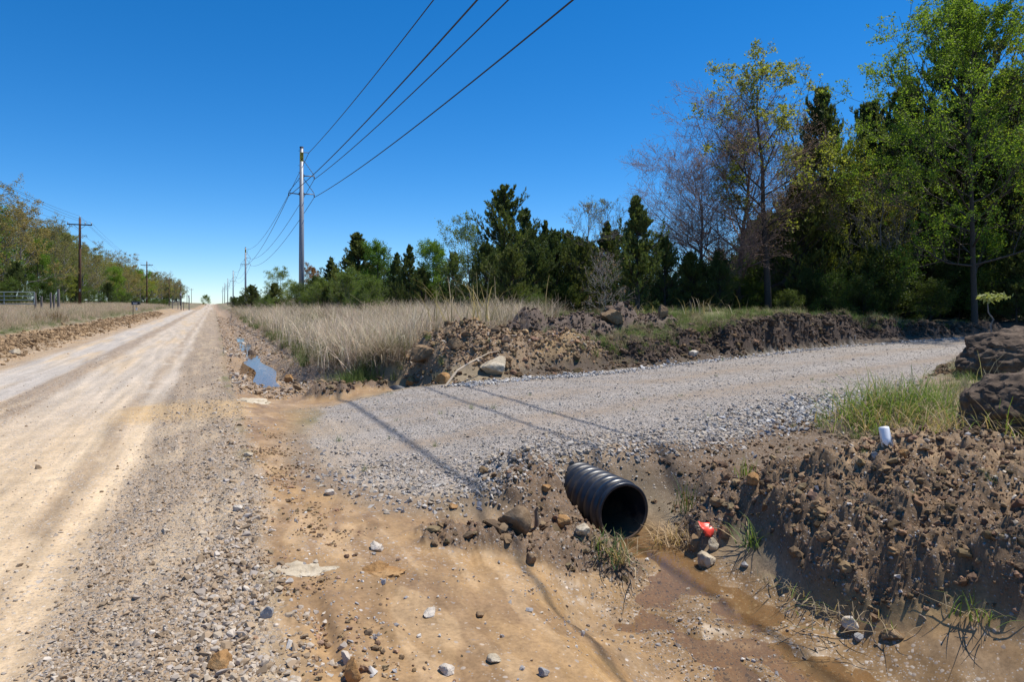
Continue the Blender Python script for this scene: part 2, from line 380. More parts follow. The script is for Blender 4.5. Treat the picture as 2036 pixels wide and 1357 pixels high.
    # driveway gravel
    dv = ss(.10, -.10, sd); Dc = C3((.325, .28, .238)); Dc = mix(Dc, (.29, .225, .165), ss(.0, .5, fbm(x * .5, y * 1.6, 3, 21)) * .65)
    Dc = mix(Dc, (.42, .30, .175), ss(2.2, .8, q + .5 * n1) * .75)
    lt = -.61 * x + .79 * y + .25 * n1; tr = np.maximum(np.exp(-((lt - 6.7) / .34) ** 2), np.exp(-((lt - 8.5) / .34) ** 2)) * ss(-.5, .2, fbm(x * .4, y * .4, 2, 10) + .2)
    Dc = mix(Dc, (.27, .205, .145), tr * .85); Dc = mix(Dc, (.38, .335, .29), np.exp(-((lt - 7.6) / .3) ** 2) * .6)
    C = C + (Dc - C) * dv[:, None]; peb = lerp(peb, .9 - .4 * tr, dv); grit = lerp(grit, .95, dv); rough = lerp(rough, .93, dv)
    # slopes of the fill below the gravel
    fs = M['wd'] * (1 - dv) * (s < 9); C = mix(C, (.22, .155, .10), fs); peb = lerp(peb, .18, fs); grit = lerp(grit, .7, fs)
    br_ = ss(3.7, 4.2, qf) * ss(9, 7, q) * (s < 9) * (1 - dv); C = mix(C, (.145, .10, .064), br_ * .92); peb = lerp(peb, .15, br_)
    # mounds, banks
    def over(w, c, p, g=1.0):
        nonlocal C, peb, grit, rough
        C = mix(C, c, w); peb = lerp(peb, p, w); grit = lerp(grit, g, w); rough = lerp(rough, .95, w)
    over(M['berm'] * (1 - dv), (.165, .11, .068), .2)
    over(M['mr'], (.175, .116, .068), .12); C = mix(C, (.30, .205, .12), M['mr'] * ss(.45, .75, z - .25 * a1 + .25))
    C = mix(C, (.13, .085, .052), M['mr'] * ss(0, .5, fbm(x * 1.5, y * 1.5, 3, 5)) * .7)
    over(M['mm'], (.26, .175, .10), .25); C = mix(C, (.36, .235, .11), M['mm'] * M['yel']); C = mix(C, (.13, .09, .06), M['mm'] * ss(.1, .5, n2) * .7)
    sl = ss(2.2, 1.2, sd) * ss(4.5, 6.5, q) * ss(8.5, 10.5, s) * (1 - dv) * (1 - M['mm']); over(sl, (.095, .07, .05), .05)
    over(M['md'], (.125, .092, .072), .06)
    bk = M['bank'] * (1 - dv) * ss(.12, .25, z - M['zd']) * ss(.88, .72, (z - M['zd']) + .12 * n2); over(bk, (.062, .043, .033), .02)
    over(M['wind'], (.30, .21, .125), .3); C = mix(C, (.40, .26, .12), M['wind'] * ss(.0, .4, n1) * .6)
    C = C * (1 + (.14 - .09 * rd) * fbm(x * 6, y * 6, 3, 13) * ss(25, 12, np.hypot(x, y)) + (.24 * rd + .12 * dv) * fbm(q * 7, s * .35, 3, 2) + .08 * (1 - rd) * fbm(x * 1.1, y * 1.1, 2, 18))[:, None]
    C = np.clip(C, .01, .9)
    # faces and which piece of the place each belongs to
    nr, nt_ = R.shape; idx = np.arange(N).reshape(nr, nt_)
    A = idx[:-1, :]; B = idx[1:, :]
    Q = np.stack([A, B, np.roll(B, -1, 1), np.roll(A, -1, 1)], -1).reshape(-1, 4)[:, ::-1]
    fm = lambda a: a[Q].mean(1)
    fx, fy, fz = fm(x), fm(y), fm(z); fs_, fq = UX * fx + UY * fy, RX * fx + RY * fy
    reg = np.zeros(len(Q), int)                                   # ground
    reg[(fq > .3) & (fq < 3.75 + .5 * ss(3.4, 2.2, fs_)) & (fs_ < 14.5) & (fs_ > -3)] = 1  # mud flat
    reg[(fq > .3) & (fq < 1.75) & (fs_ >= 14.5)] = 2              # ditch
    reg[fm(M['wind']) > .5] = 8
    reg[fm(bk) > .4] = 7
    reg[fm(M['md']) > .5] = 6
    reg[fm(M['mm']) > .5] = 5
    reg[fm(rd) > .5] = 3
    reg[fm(dv) > .5] = 4
    reg[fm(M['mr']) > .5] = 9
    inside = (np.hypot(fq - PIPE_Q, fz - PIPE_Z) < PIPE_RO - .012) & (fs_ > PIPE_S0 + .02) & (fs_ < PIPE_S1 - .02)
    spec = {0: ('ground', 'weedy brown and green field either side of the dirt road', 'ground', 'structure'),
            1: ('mud_flat', 'smooth tan washed mud between the road and the spoil heap', 'mud', 'structure'),
            2: ('ditch', 'shallow stony ditch along the right side of the road', 'ditch', 'structure'),
            3: ('road', 'tan unpaved gravel road running to the crest', 'road', 'structure'),
            4: ('driveway', 'grey crushed-stone driveway crossing the ditch', 'driveway', 'structure'),
            5: ('dirt_mound', 'stony yellow-brown heap of dirt beside the far edge of the driveway', 'dirt mound', None),
            6: ('dirt_mound', 'dark rooty heap of topsoil with an orange stone on top', 'dirt mound', None),
            7: ('earth_bank', 'dark cut bank of soil along the driveway below the grass', 'bank', None),
            8: ('dirt_windrow', 'long low ridge of graded clods along the left edge of the road', 'dirt ridge', None),
            9: ('dirt_mound', 'large cloddy brown spoil heap right of the culvert mouth', 'dirt mound', None)}
    for k, (name, label, cat, kind) in spec.items():
        f = Q[(reg == k) & ~inside]
        if not len(f): continue
        u, inv = np.unique(f, return_inverse=True)
        V = np.stack([x[u], y[u], z[u]], 1); me = np_mesh(name, V, inv.reshape(-1, 4))
        ca = me.attributes.new('Col', 'FLOAT_COLOR', 'POINT'); ca.data.foreach_set('color', np.concatenate([C[u], np.ones((len(u), 1))], 1).astype(np.float32).ravel())
        for nm, arr in (('Peb', peb), ('Rough', rough), ('Grit', grit)):
            at = me.attributes.new(nm, 'FLOAT', 'POINT'); at.data.foreach_set('value', arr[u].astype(np.float32))
        link(name, me, EARTH, None, label, cat, None, kind)
build_ground()

# ------------------------------------------------------------------ scattered stuff: many small instances of a few shapes
def inst_mat(name, rough=.9, noise=.3, scale=60.0, trans=0.0, spec=.25):
    m, nt, b = new_mat(name); L = nt.links
    a = nd(nt, 'ShaderNodeAttribute', attribute_name='icol'); a.attribute_type = 'INSTANCER'
    n = nd(nt, 'ShaderNodeTexNoise', i_Scale=scale, i_Detail=4.0)
    tc = nd(nt, 'ShaderNodeTexCoord'); L.new(tc.outputs['Object'], n.inputs['Vector'])
    isl = nd(nt, 'ShaderNodeNewGeometry')
    c = mixrgb(nt, 1.0, a.outputs['Color'], ramp(nt, n.outputs[0], [(.2, (1 - noise,) * 3), (.8, (1 + noise,) * 3)]), 'MULTIPLY')
    if trans:
        c = mixrgb(nt, 1.0, c, ramp(nt, isl.outputs['Random Per Island'], [(0, (.62, .6, .56)), (1, (1.3, 1.3, 1.28))]), 'MULTIPLY')
        t = nd(nt, 'ShaderNodeBsdfTranslucent'); L.new(c, t.inputs[0]); mx = nd(nt, 'ShaderNodeMixShader'); mx.inputs[0].default_value = trans
        L.new(b.outputs[0], mx.inputs[1]); L.new(t.outputs[0], mx.inputs[2]); L.new(mx.outputs[0], nt.nodes['Material Output'].inputs[0])
    L.new(c, b.inputs['Base Color']); b.inputs['Roughness'].default_value = rough; b.inputs['Specular IOR Level'].default_value = spec
    return m

def proto_collection(name, meshes, mat):
    c = bpy.data.collections.new(name)
    for i, me in enumerate(meshes):
        me.materials.append(mat); o = bpy.data.objects.new('%s_%02d' % (name, i), me); c.objects.link(o)
    return c

def gn_group(coll):
    g = bpy.data.node_groups.new('scatter_' + coll.name, 'GeometryNodeTree')
    g.interface.new_socket('Geometry', in_out='INPUT', socket_type='NodeSocketGeometry'); g.interface.new_socket('Geometry', in_out='OUTPUT', socket_type='NodeSocketGeometry')
    n = g.nodes; i = n.new('NodeGroupInput'); o = n.new('NodeGroupOutput'); p = n.new('GeometryNodeInstanceOnPoints'); ci = n.new('GeometryNodeCollectionInfo')
    ci.inputs[0].default_value = coll; ci.inputs['Separate Children'].default_value = True; ci.inputs['Reset Children'].default_value = True
    def attr(name, t):
        a = n.new('GeometryNodeInputNamedAttribute'); a.data_type = t; a.inputs[0].default_value = name; return a.outputs[0]
    e = n.new('FunctionNodeEulerToRotation'); g.links.new(attr('rot', 'FLOAT_VECTOR'), e.inputs[0])
    p.inputs['Pick Instance'].default_value = True
    g.links.new(i.outputs[0], p.inputs['Points']); g.links.new(ci.outputs[0], p.inputs['Instance']); g.links.new(attr('pid', 'INT'), p.inputs['Instance Index'])
    g.links.new(e.outputs[0], p.inputs['Rotation']); g.links.new(attr('scl', 'FLOAT_VECTOR'), p.inputs['Scale']); g.links.new(p.outputs[0], o.inputs[0])
    return g

def scatter(name, coll, group, pos, rot, scl, col, label, cat):
    n = len(pos); me = bpy.data.meshes.new(name); me.vertices.add(n); me.vertices.foreach_set('co', np.asarray(pos, np.float32).ravel())
    for nm, t, arr, key in (('rot', 'FLOAT_VECTOR', rot, 'vector'), ('scl', 'FLOAT_VECTOR', scl, 'vector'), ('icol', 'FLOAT_COLOR', np.concatenate([col, np.ones((n, 1))], 1), 'color'), ('pid', 'INT', RNG.integers(0, len(coll.objects), n), 'value')):
        a = me.attributes.new(nm, t, 'POINT'); a.data.foreach_set(key, np.asarray(arr, np.int32 if t == 'INT' else np.float32).ravel())
    me.update(); o = link(name, me, None, None, label, cat, None, 'stuff')
    md = o.modifiers.new('scatter', 'NODES'); md.node_group = group
    return o

def stone_mesh(seed, n=13, flat=.75):
    r = np.random.default_rng(seed); p = r.normal(size=(n, 3)); p /= np.linalg.norm(p, axis=1)[:, None]; p *= r.uniform(.75, 1.1, (n, 1)); p *= np.array([1, r.uniform(.65, .95), flat * r.uniform(.7, 1.0)]) * .5
    bm = bmesh.new(); vs = [bm.verts.new(v) for v in p]; res = bmesh.ops.convex_hull(bm, input=vs)
    bmesh.ops.delete(bm, geom=[g for g in res['geom_interior'] if isinstance(g, bmesh.types.BMVert)], context='VERTS')
    return bm_mesh('stone', bm)
def clod_mesh(seed):
    r = np.random.default_rng(seed); bm = bmesh.new(); bmesh.ops.create_icosphere(bm, subdivisions=2, radius=.5)
    o = r.uniform(-9, 9, 3)
    for v in bm.verts:
        from mathutils import noise
        k = noise.noise(Vector(v.co) * 2.4 + Vector(o)) * .55 + noise.noise(Vector(v.co) * 6 + Vector(o)) * .42
        v.co *= 1 + k; v.co.z *= .75; v.co.x *= 1.15
    return bm_mesh('clod', bm)
STONE_M = inst_mat('gravel_stone', .88, .22, 90); CLOD_M = inst_mat('dirt_clod', .97, .4, 50, spec=.1)
STONES = proto_collection('stones', [stone_mesh(k) for k in range(9)], STONE_M); G_ST = gn_group(STONES)
CLODS = proto_collection('clods', [clod_mesh(k) for k in range(7)], CLOD_M); G_CL = gn_group(CLODS)

def rand_polar(n, r0, r1, a0=-44, a1=44, power=1.0):
    u = RNG.random(n)
    r = r0 * (r1 / r0) ** (u ** power); t = np.radians(RNG.uniform(a0, a1, n)); return r * np.sin(t), r * np.cos(t)
def stone_cols(n, warm=.0):
    pal = np.array([(.40, .38, .35), (.30, .30, .31), (.52, .49, .45), (.22, .225, .24), (.47, .41, .33), (.62, .59, .54), (.38, .31, .23), (.34, .35, .38)])
    c = pal[RNG.choice(len(pal), n, p=[.22, .16, .15, .10, .14, .08, .08, .07])] * RNG.uniform(.75, 1.2, (n, 1))
    return c + (np.array([.42, .31, .195]) - c) * warm
def put_stones(name, x, y, size, col, label, cat='gravel', sink=.25, coll=None, grp=None, flat=None):
    n = len(x); z = terrain(x, y)['z']
    sc = size[:, None] * RNG.uniform(.75, 1.25, (n, 3)); rot = RNG.uniform(0, 6.28, (n, 3)); rot[:, :2] = RNG.normal(0, .45, (n, 2))
    pos = np.stack([x, y, z + size * (.30 - sink)], 1)
    return scatter(name, coll or STONES, grp or G_ST, pos, rot, sc, col, label, cat)

# driveway gravel
x, y = rand_polar(150000, 5.4, 30, -25, 44, 1.25); M = terrain(x, y, False)
keep = (M['sd'] < .12 + .2 * RNG.random(len(x))) & (RNG.random(len(x)) < .2 + .8 * ss(1.0, 3.0, M['q'] + M['n1'])); x, y = x[keep], y[keep]; M = {k: v[keep] for k, v in M.items()}
lt = -.61 * x + .79 * y + .25 * M['n1']; tr = np.maximum(np.exp(-((lt - 6.7) / .34) ** 2), np.exp(-((lt - 8.5) / .34) ** 2)); keep = RNG.random(len(x)) > .72 * tr; x, y = x[keep], y[keep]; M = {k: v[keep] for k, v in M.items()}
coarse = ss(-1.3, -.1, M['sd']) * ss(9, 7, M['s'])
size = RNG.lognormal(math.log(.0142), .42, len(x)) * (1 + 1.0 * coarse) * (1 + .02 * np.hypot(x, y))
put_stones('driveway_gravel', x, y, np.clip(size, .006, .075), stone_cols(len(x), .32) * .86, 'loose grey crushed stone covering the driveway')
# heap of coarse stone at the driveway edge
n = 2600; x = RNG.normal(4.3, .9, n); y = 9.2 + (x - 4.3) * .68 + RNG.normal(.15, .42, n)
put_stones('coarse_gravel', x, y, np.clip(RNG.lognormal(math.log(.045), .35, n), .02, .10), stone_cols(n, .08) * .92, 'coarse pale grey stone along the near edge of the driveway', sink=.1)
n = 2600; t = RNG.random(n); pl = np.array([(-1.2, 12.75), (0, 13.6), (1.7, 14.4), (4.8, 17.1), (9, 20.5), (16, 24.6)]); k = t * 5; i = np.minimum(k.astype(int), 4); f = (k - i)[:, None]; p = pl[i] * (1 - f) + pl[i + 1] * f + RNG.normal(0, .12, (n, 2)) + np.array([.20, -.26])
put_stones('edge_gravel', p[:, 0], p[:, 1], np.clip(RNG.lognormal(math.log(.05), .35, n), .02, .12), stone_cols(n, .05), 'row of coarse stone along the far edge of the driveway', sink=.1)
# loose stone on the road shoulder and the road
x, y = rand_polar(90000, 2.6, 26, -44, 8, 1.3); M = terrain(x, y, False); q, s = M['q'], M['s']
dens = ss(-.85, -.55, q) * ss(.5, .25, q + .25 * M['n2']) * (.35 + .65 * ss(-.3, .3, fbm(q * 2.2 - .6 * s, s * .6, 3, 9) * -1 + .15)) + .07 * (q < -.7) * (q > -5) + .25 * np.exp(-((q + 2.75) / .3) ** 2)
keep = RNG.random(len(x)) < dens; x, y = x[keep], y[keep]; q = q[keep]
size = RNG.lognormal(math.log(.016), .5, len(x)) * (1 + .5 * (q > -.1))
cc = stone_cols(len(x), .55); br = RNG.random(len(x)) < .42; cc[br] = np.array([.30, .215, .135]) * RNG.uniform(.7, 1.25, (br.sum(), 1))
put_stones('road_gravel', x, y, np.clip(size, .006, .085), cc, 'loose dusty stone and crumbs on the road shoulder')
# pebbles on the mud
x, y = rand_polar(16000, 2.7, 14, -30, 40, 1.2); M = terrain(x, y, False); q, s = M['q'], M['s']
keep = (q > .3) & (q < 3.7) & (M['sd'] > .05) & (RNG.random(len(x)) < .03 + .5 * ss(.15, .6, fbm(x * 1.3, y * 1.3, 2, 16)) + .4 * ss(1.2, .4, q) + .5 * ss(4.2, 3.4, s) * ss(.2, .5, fbm(x * 2, y * 2, 2, 3)))
x, y = x[keep], y[keep]
put_stones('mud_pebbles', x, y, np.clip(RNG.lognormal(math.log(.012), .55, len(x)), .004, .06), stone_cols(len(x), .2), 'small stones strewn over the tan mud', cat='pebbles', sink=.15)
# stream bed pebbles
n = 2600; s_ = RNG.uniform(1.8, 4.6, n); q_ = RNG.normal(2.75 + .05 * (4.6 - s_), .30, n); x = RX * q_ + UX * s_; y = RY * q_ + UY * s_
put_stones('stream_pebbles', x, y, np.clip(RNG.lognormal(math.log(.015), .4, n), .005, .045), stone_cols(n, .6) * .6, 'brown pebbles in the shallow run of water', cat='pebbles', sink=.2)
# clods and stones on the heaps
def on_mound(key, n, box, coll, grp, name, smed, ssig, smax, cols, label, cat, sink):
    x = RNG.uniform(box[0], box[1], n); y = RNG.uniform(box[2], box[3], n); M = terrain(x, y, False)
    k = RNG.random(n) < M[key] * np.clip(.5 + 1.0 * ss(-.4, .4, fbm(x * 1.8, y * 1.8, 2, 9)), 0, 1); x, y = x[k], y[k]; m = len(x)
    put_stones(name, x, y, np.clip(RNG.lognormal(math.log(smed), ssig, m), .008, smax), cols(m), label, cat, sink, coll, grp)
brown = lambda m: np.array([.19, .127, .076]) * RNG.uniform(.5, 1.6, (m, 1)) * RNG.uniform(.93, 1.07, (m, 3))
dark = lambda m: np.array([.135, .096, .07]) * RNG.uniform(.6, 1.3, (m, 1))
tanc = lambda m: np.array([.29, .195, .11]) * RNG.uniform(.6, 1.3, (m, 1))
on_mound('mr', 75000, (1.3, 6.5, 1.5, 9), CLODS, G_CL, 'spoil_clods', .0115, .72, .085, brown, 'crumbly brown clods covering the spoil heap', 'clods', .22)
on_mound('mr', 4200, (1.3, 6.5, 1.5, 9), STONES, G_ST, 'spoil_stones', .02, .5, .08, lambda m: stone_cols(m, .18), 'grey and tan stones mixed into the spoil heap', 'stones', .08)
on_mound('mm', 12000, (-3.5, 3, 13, 17), CLODS, G_CL, 'heap_clods', .024, .65, .16, lambda m: brown(m) * 1.25, 'clods and crumbs on the stony yellow heap', 'clods', .12)
on_mound('mm', 3600, (-3.5, 3, 13, 17), STONES, G_ST, 'heap_stones', .036, .5, .14, lambda m: stone_cols(m, .55), 'tan stones on the yellow heap', 'stones', .08)
on_mound('md', 9000, (-2, 6, 16.5, 21), CLODS, G_CL, 'topsoil_clods', .034, .65, .2, dark, 'dark clods on the topsoil heap', 'clods', .12)
on_mound('bank', 70000, (2, 18, 14, 27), CLODS, G_CL, 'bank_clods', .05, .55, .2, lambda m: dark(m) * .8, 'dark clods fallen from the cut bank', 'clods', .12)
on_mound('berm', 15000, (-4.5, 3, 4.3, 15), CLODS, G_CL, 'ditch_clods', .03, .55, .13, lambda m: brown(m) * .85, 'dark crumbs of earth around the pipe mouth', 'clods', .12)
s_ = 8 * (90 / 8) ** RNG.random(16000); q_ = RNG.normal(-5.8, .33, 16000); x = RX * q_ + UX * s_; y = RY * q_ + UY * s_
put_stones('windrow_clods', x, y, np.clip(RNG.lognormal(math.log(.034), .65, len(x)), .012, .2), tanc(len(x)), 'tan clods and stones along the graded ridge', 'clods', .12, CLODS, G_CL)
# small mud crumbs beside the road
n = 5000; s_ = RNG.uniform(2.2, 9, n); q_ = RNG.normal(.58, .2, n) + .1 * np.sin(s_ * 1.3); x = RX * q_ + UX * s_; y = RY * q_ + UY * s_
kk = RNG.random(n) < ss(-.2, .5, fbm(x * 2.1, y * 2.1, 3, 12)) * .75; x, y = x[kk], y[kk]
put_stones('mud_crumbs', x, y, np.clip(RNG.lognormal(math.log(.012), .5, len(x)), .005, .035), brown(len(x)) * 1.3, 'brown crumbs of mud along the road edge', 'crumbs', .15, CLODS, G_CL)
n = 40000; x = RNG.uniform(-3, 10, n); y = RNG.uniform(12.5, 21, n); M = terrain(x, y, False); k = (M['sd'] > .05) & (M['sd'] < 1.9) & (M['q'] > 3.6) & (M['md'] < .5) & (RNG.random(n) < .2 + .8 * ss(-.3, .3, fbm(x * 1.6, y * 1.6, 2, 8))); x, y = x[k], y[k]; M = {kk_: v[k] for kk_, v in M.items()}; cc = brown(len(x)) * .75; yy = M['mm'] > .3; cc[yy] *= 1.5
put_stones('slope_clods', x, y, np.clip(RNG.lognormal(math.log(.026), .7, len(x)), .008, .16), cc, 'clods and crumbs on the slope above the far edge of the driveway', 'clods', .2, CLODS, G_CL)
n = 5000; x = RNG.uniform(1.2, 4.5, n); y = RNG.uniform(5.6, 9, n); M = terrain(x, y, False); k = (M['sd'] > .12) & (M['q'] > 3.75) & (M['mr'] < .6) & (RNG.random(n) < .25 + .75 * ss(-.2, .3, fbm(x * 2, y * 2, 2, 8))); x, y = x[k], y[k]
put_stones('slope_crumbs', x, y, np.clip(RNG.lognormal(math.log(.014), .65, len(x)), .005, .07), brown(len(x)) * .9, 'brown crumbs of soil on the slope between the driveway and the spoil heap', 'crumbs', .2, CLODS, G_CL)
s_ = 13 * (80 / 13) ** RNG.random(9000); q_ = RNG.uniform(.3, 2.6, 9000); x = RX * q_ + UX * s_; y = RY * q_ + UY * s_
cc = stone_cols(len(x), .5); br = RNG.random(len(x)) < .5; cc[br] = tanc(br.sum())
put_stones('ditch_stones', x, y, np.clip(RNG.lognormal(math.log(.04), .55, len(x)), .012, .22), cc, 'stones and clods in the ditch beside the far road', 'stones', .12)

# ------------------------------------------------------------------ water
def water_mat(name, tint, refl=.28):
    m, nt, b = new_mat(name); L = nt.links
    tc = nd(nt, 'ShaderNodeTexCoord'); n = nd(nt, 'ShaderNodeTexNoise', i_Scale=9.0, i_Detail=4.0); L.new(tc.outputs['Object'], n.inputs['Vector'])
    bp = nd(nt, 'ShaderNodeBump', i_Strength=.10, i_Distance=.02); L.new(n.outputs[0], bp.inputs['Height'])
    t = nd(nt, 'ShaderNodeBsdfTransparent'); t.inputs[0].default_value = (*tint, 1)
    g = nd(nt, 'ShaderNodeBsdfGlossy'); g.inputs['Roughness'].default_value = .06; L.new(bp.outputs[0], g.inputs['Normal'])
    d = nd(nt, 'ShaderNodeBsdfDiffuse'); d.inputs[0].default_value = (.30, .20, .11, 1)
    f = nd(nt, 'ShaderNodeFresnel', i_IOR=1.34); L.new(bp.outputs[0], f.inputs['Normal'])
    m0 = nd(nt, 'ShaderNodeMixShader'); m0.inputs[0].default_value = refl; L.new(t.outputs[0], m0.inputs[1]); L.new(d.outputs[0], m0.inputs[2])
    m1 = nd(nt, 'ShaderNodeMixShader'); L.new(f.outputs[0], m1.inputs[0]); L.new(m0.outputs[0], m1.inputs[1]); L.new(g.outputs[0], m1.inputs[2])
    L.new(m1.outputs[0], nt.nodes['Material Output'].inputs[0]); return m
def water_strip(name, path, half, zoff, mat, label, step=.12):
    """a sheet of water: path of (q, s, level)"""
    V, F = [], []; pts = []
    for (q0, s0, z0), (q1, s1, z1) in zip(path[:-1], path[1:]):
        k = max(2, int(abs(s1 - s0) / step))
        for i in range(k): t = i / k; pts.append((q0 + (q1 - q0) * t, s0 + (s1 - s0) * t, z0 + (z1 - z0) * t))
    pts.append(path[-1]); m = 9
    for q_, s_, z_ in pts:
        for j in range(m):
            qq = q_ + half * (2 * j / (m - 1) - 1); V.append((RX * qq + UX * s_, RY * qq + UY * s_, z_))
    for i in range(len(pts) - 1):
        for j in range(m - 1): a = i * m + j; F.append((a, a + 1, a + m + 1, a + m))
    return link(name, np_mesh(name, np.array(V), np.array(F)), mat, None, label, 'water', None, 'structure')
WATER = water_mat('muddy_water', (.86, .74, .56))
zl = float(np.interp(18, _sg, _zg))
water_strip('water', [(3.05, 1.0, -.585), (2.95, 3.0, -.515), (2.95, 4.4, -.452), (3.15, 5.0, -.432), (3.3, 5.9, -.43)], .75, 0, WATER, 'shallow muddy water running from the culvert mouth')
n_ = [(1.12 + .10 * math.sin(s_ * 1.1), s_, -.178 + float(np.interp(s_, _sg, _zg))) for s_ in np.arange(15.0, 36.1, .8)]
water_strip('water', n_, .24, 0, water_mat('ditch_water', (.75, .66, .52), .42), 'thin sky-blue trickle in the ditch beside the road')

# ------------------------------------------------------------------ culvert
def culvert():
    p = Vector((RX * PIPE_Q + UX * PIPE_S0, RY * PIPE_Q + UY * PIPE_S0, PIPE_Z)); Lp = PIPE_S1 - PIPE_S0
    root = empty('culvert_pipe', p, 'black corrugated plastic culvert pipe under the gravel driveway', 'culvert pipe', rz=math.asin(-UX))
    def revolve(prof, n=56):
        V = []; F = []
        for yy, rr in prof:
            for k in range(n): a = 2 * math.pi * k / n; V.append((rr * math.cos(a), yy, rr * math.sin(a)))
        for i in range(len(prof) - 1):
            for k in range(n): F.append((i * n + k, (i + 1) * n + k, (i + 1) * n + (k + 1) % n, i * n + (k + 1) % n))
        return np.array(V), np.array(F)
    pm, nt, b = new_mat('black_plastic'); tc = nd(nt, 'ShaderNodeTexCoord'); n = nd(nt, 'ShaderNodeTexNoise', i_Scale=5.0, i_Detail=7.0, i_Roughness=.7); nt.links.new(tc.outputs['Object'], n.inputs['Vector'])
    c = ramp(nt, n.outputs[0], [(.40, (.014, .017, .023)), (.60, (.030, .031, .036)), (.78, (.13, .10, .07))]); sx_ = nd(nt, 'ShaderNodeSeparateXYZ'); nt.links.new(tc.outputs['Object'], sx_.inputs[0]); hz_ = math_n(nt, 'ADD', sx_.outputs[2], math_n(nt, 'MULTIPLY', math_n(nt, 'SUBTRACT', n.outputs[0], .5), -.5)); mr_ = nd(nt, 'ShaderNodeMapRange', i_1=-.04, i_2=-.16, i_3=0.0, i_4=.85); nt.links.new(hz_, mr_.inputs[0]); c = mixrgb(nt, mr_.outputs[0], c, (.20, .135, .08))
    nt.links.new(c, b.inputs['Base Color'])
    rr = nd(nt, 'ShaderNodeMapRange', i_1=.3, i_2=.7, i_3=.24, i_4=.5); nt.links.new(n.outputs[0], rr.inputs[0]); nt.links.new(rr.outputs[0], b.inputs['Roughness']); b.inputs['Specular IOR Level'].default_value = .5
    pitch = .118; prof = []
    for yy in np.arange(0.045, Lp - .04, pitch / 10):
        ph = ((yy - .045) / pitch) % 1.0; prof.append((yy, PIPE_RI + .008 + (PIPE_RO + .004 - PIPE_RI - .008) * min(1, max(0, 1.55 * (.5 - .5 * math.cos(2 * math.pi * ph)) - .12)) ** .75))
    V, F = revolve(prof); link('corrugated_shell', np_mesh('corrugated_shell', V, F), pm, root)
    V, F = revolve([(Lp, PIPE_RI), (Lp * .7, PIPE_RI), (Lp * .3, PIPE_RI), (.3, PIPE_RI), (0.0, PIPE_RI)]); link('inner_liner', np_mesh('inner_liner', V, F), pm, root)
    for y0 in (0.0, Lp - .05):
        V, F = revolve([(y0, PIPE_RI), (y0 - .004, PIPE_RI + .004), (y0 - .004, PIPE_RO - .016), (y0 + .004, PIPE_RO - .009), (y0 + .04, PIPE_RO - .009), (y0 + .048, PIPE_RI + .012), (y0 + .05, PIPE_RI + .001)]); link('rim', np_mesh('rim', V, F), pm, root)
culvert()

# ------------------------------------------------------------------ rocks
def rock_material(name, cols, dirt=(.16, .11, .07)):
    m, nt, b = new_mat(name); L = nt.links; tc = nd(nt, 'ShaderNodeTexCoord'); oi = nd(nt, 'ShaderNodeObjectInfo')
    n = nd(nt, 'ShaderNodeTexNoise', i_Scale=5.0, i_Detail=9.0, i_Roughness=.7); L.new(tc.outputs['Object'], n.inputs['Vector'])
    n2 = nd(nt, 'ShaderNodeTexNoise', i_Scale=22.0, i_Detail=6.0, i_Roughness=.7); L.new(tc.outputs['Object'], n2.inputs['Vector'])
    c = ramp(nt, n.outputs[0], [(.25, cols[0]), (.5, cols[1]), (.72, cols[2])])
    c = mixrgb(nt, 1.0, c, ramp(nt, n2.outputs[0], [(.25, (.7, .68, .66)), (.75, (1.25, 1.25, 1.25))]), 'MULTIPLY')
    c = mixrgb(nt, ramp(nt, n2.outputs[0], [(.55, (0, 0, 0)), (.75, (.6, .6, .6))]), c, dirt)
    L.new(c, b.inputs['Base Color']); b.inputs['Roughness'].default_value = .9; b.inputs['Specular IOR Level'].default_value = .2
    bp = nd(nt, 'ShaderNodeBump', i_Strength=.6, i_Distance=.03); L.new(n2.outputs[0], bp.inputs['Height']); L.new(bp.outputs[0], b.inputs['Normal'])
    return m
ROCK = {'pale': rock_material('pale_rock', [(.30, .23, .15), (.50, .42, .30), (.62, .55, .43)]),
        'white': rock_material('white_rock', [(.40, .34, .27), (.58, .51, .42), (.72, .66, .57)], (.3, .22, .15)),
        'brown': rock_material('brown_rock', [(.13, .085, .05), (.24, .16, .09), (.33, .24, .15)]),
        'orange': rock_material('orange_rock', [(.20, .11, .045), (.36, .20, .08), (.46, .30, .15)]),
        'grey': rock_material('grey_rock', [(.20, .20, .21), (.33, .32, .31), (.48, .46, .43)], (.3, .22, .14)),
        'soil': rock_material('caked_soil_rock', [(.05, .036, .027), (.11, .078, .055), (.21, .155, .11)], (.06, .042, .03))}
from mathutils import noise as mnoise
def rock_mesh(seed, dims, sub=4, cuts=15, rough=.07, crust=False):
    r = random.Random(seed); bm = bmesh.new(); bmesh.ops.create_icosphere(bm, subdivisions=sub, radius=1.0)
    planes = []
    for _ in range(cuts):
        v = Vector((r.gauss(0, 1), r.gauss(0, 1), r.gauss(0, .8))).normalized(); planes.append((v, r.uniform(.46, .80) if not crust else r.uniform(.74, .95)))
    off = Vector((r.uniform(-9, 9), r.uniform(-9, 9), r.uniform(-9, 9)))
    for v in bm.verts:
        d = v.co.normalized(); rad = 1.0
        for pn, pd in planes:
            dd = d.dot(pn)
            if dd > .05: rad = min(rad, pd / dd)
        rad *= 1 + rough * (mnoise.noise(d * 2.5 + off) * 1.2 + mnoise.noise(d * 7 + off) * .6)
        if crust: rad *= 1 + .016 * mnoise.noise(d * 16 + off) + .022 * mnoise.noise(d * 34 - off) + .02 * abs(mnoise.noise(d * 5 - off))
        v.co = Vector((d.x * dims[0], d.y * dims[1], d.z * dims[2])) * rad * .72
    me = bm_mesh('rock', bm, True); me.set_sharp_from_angle(angle=math.radians(28)); return me
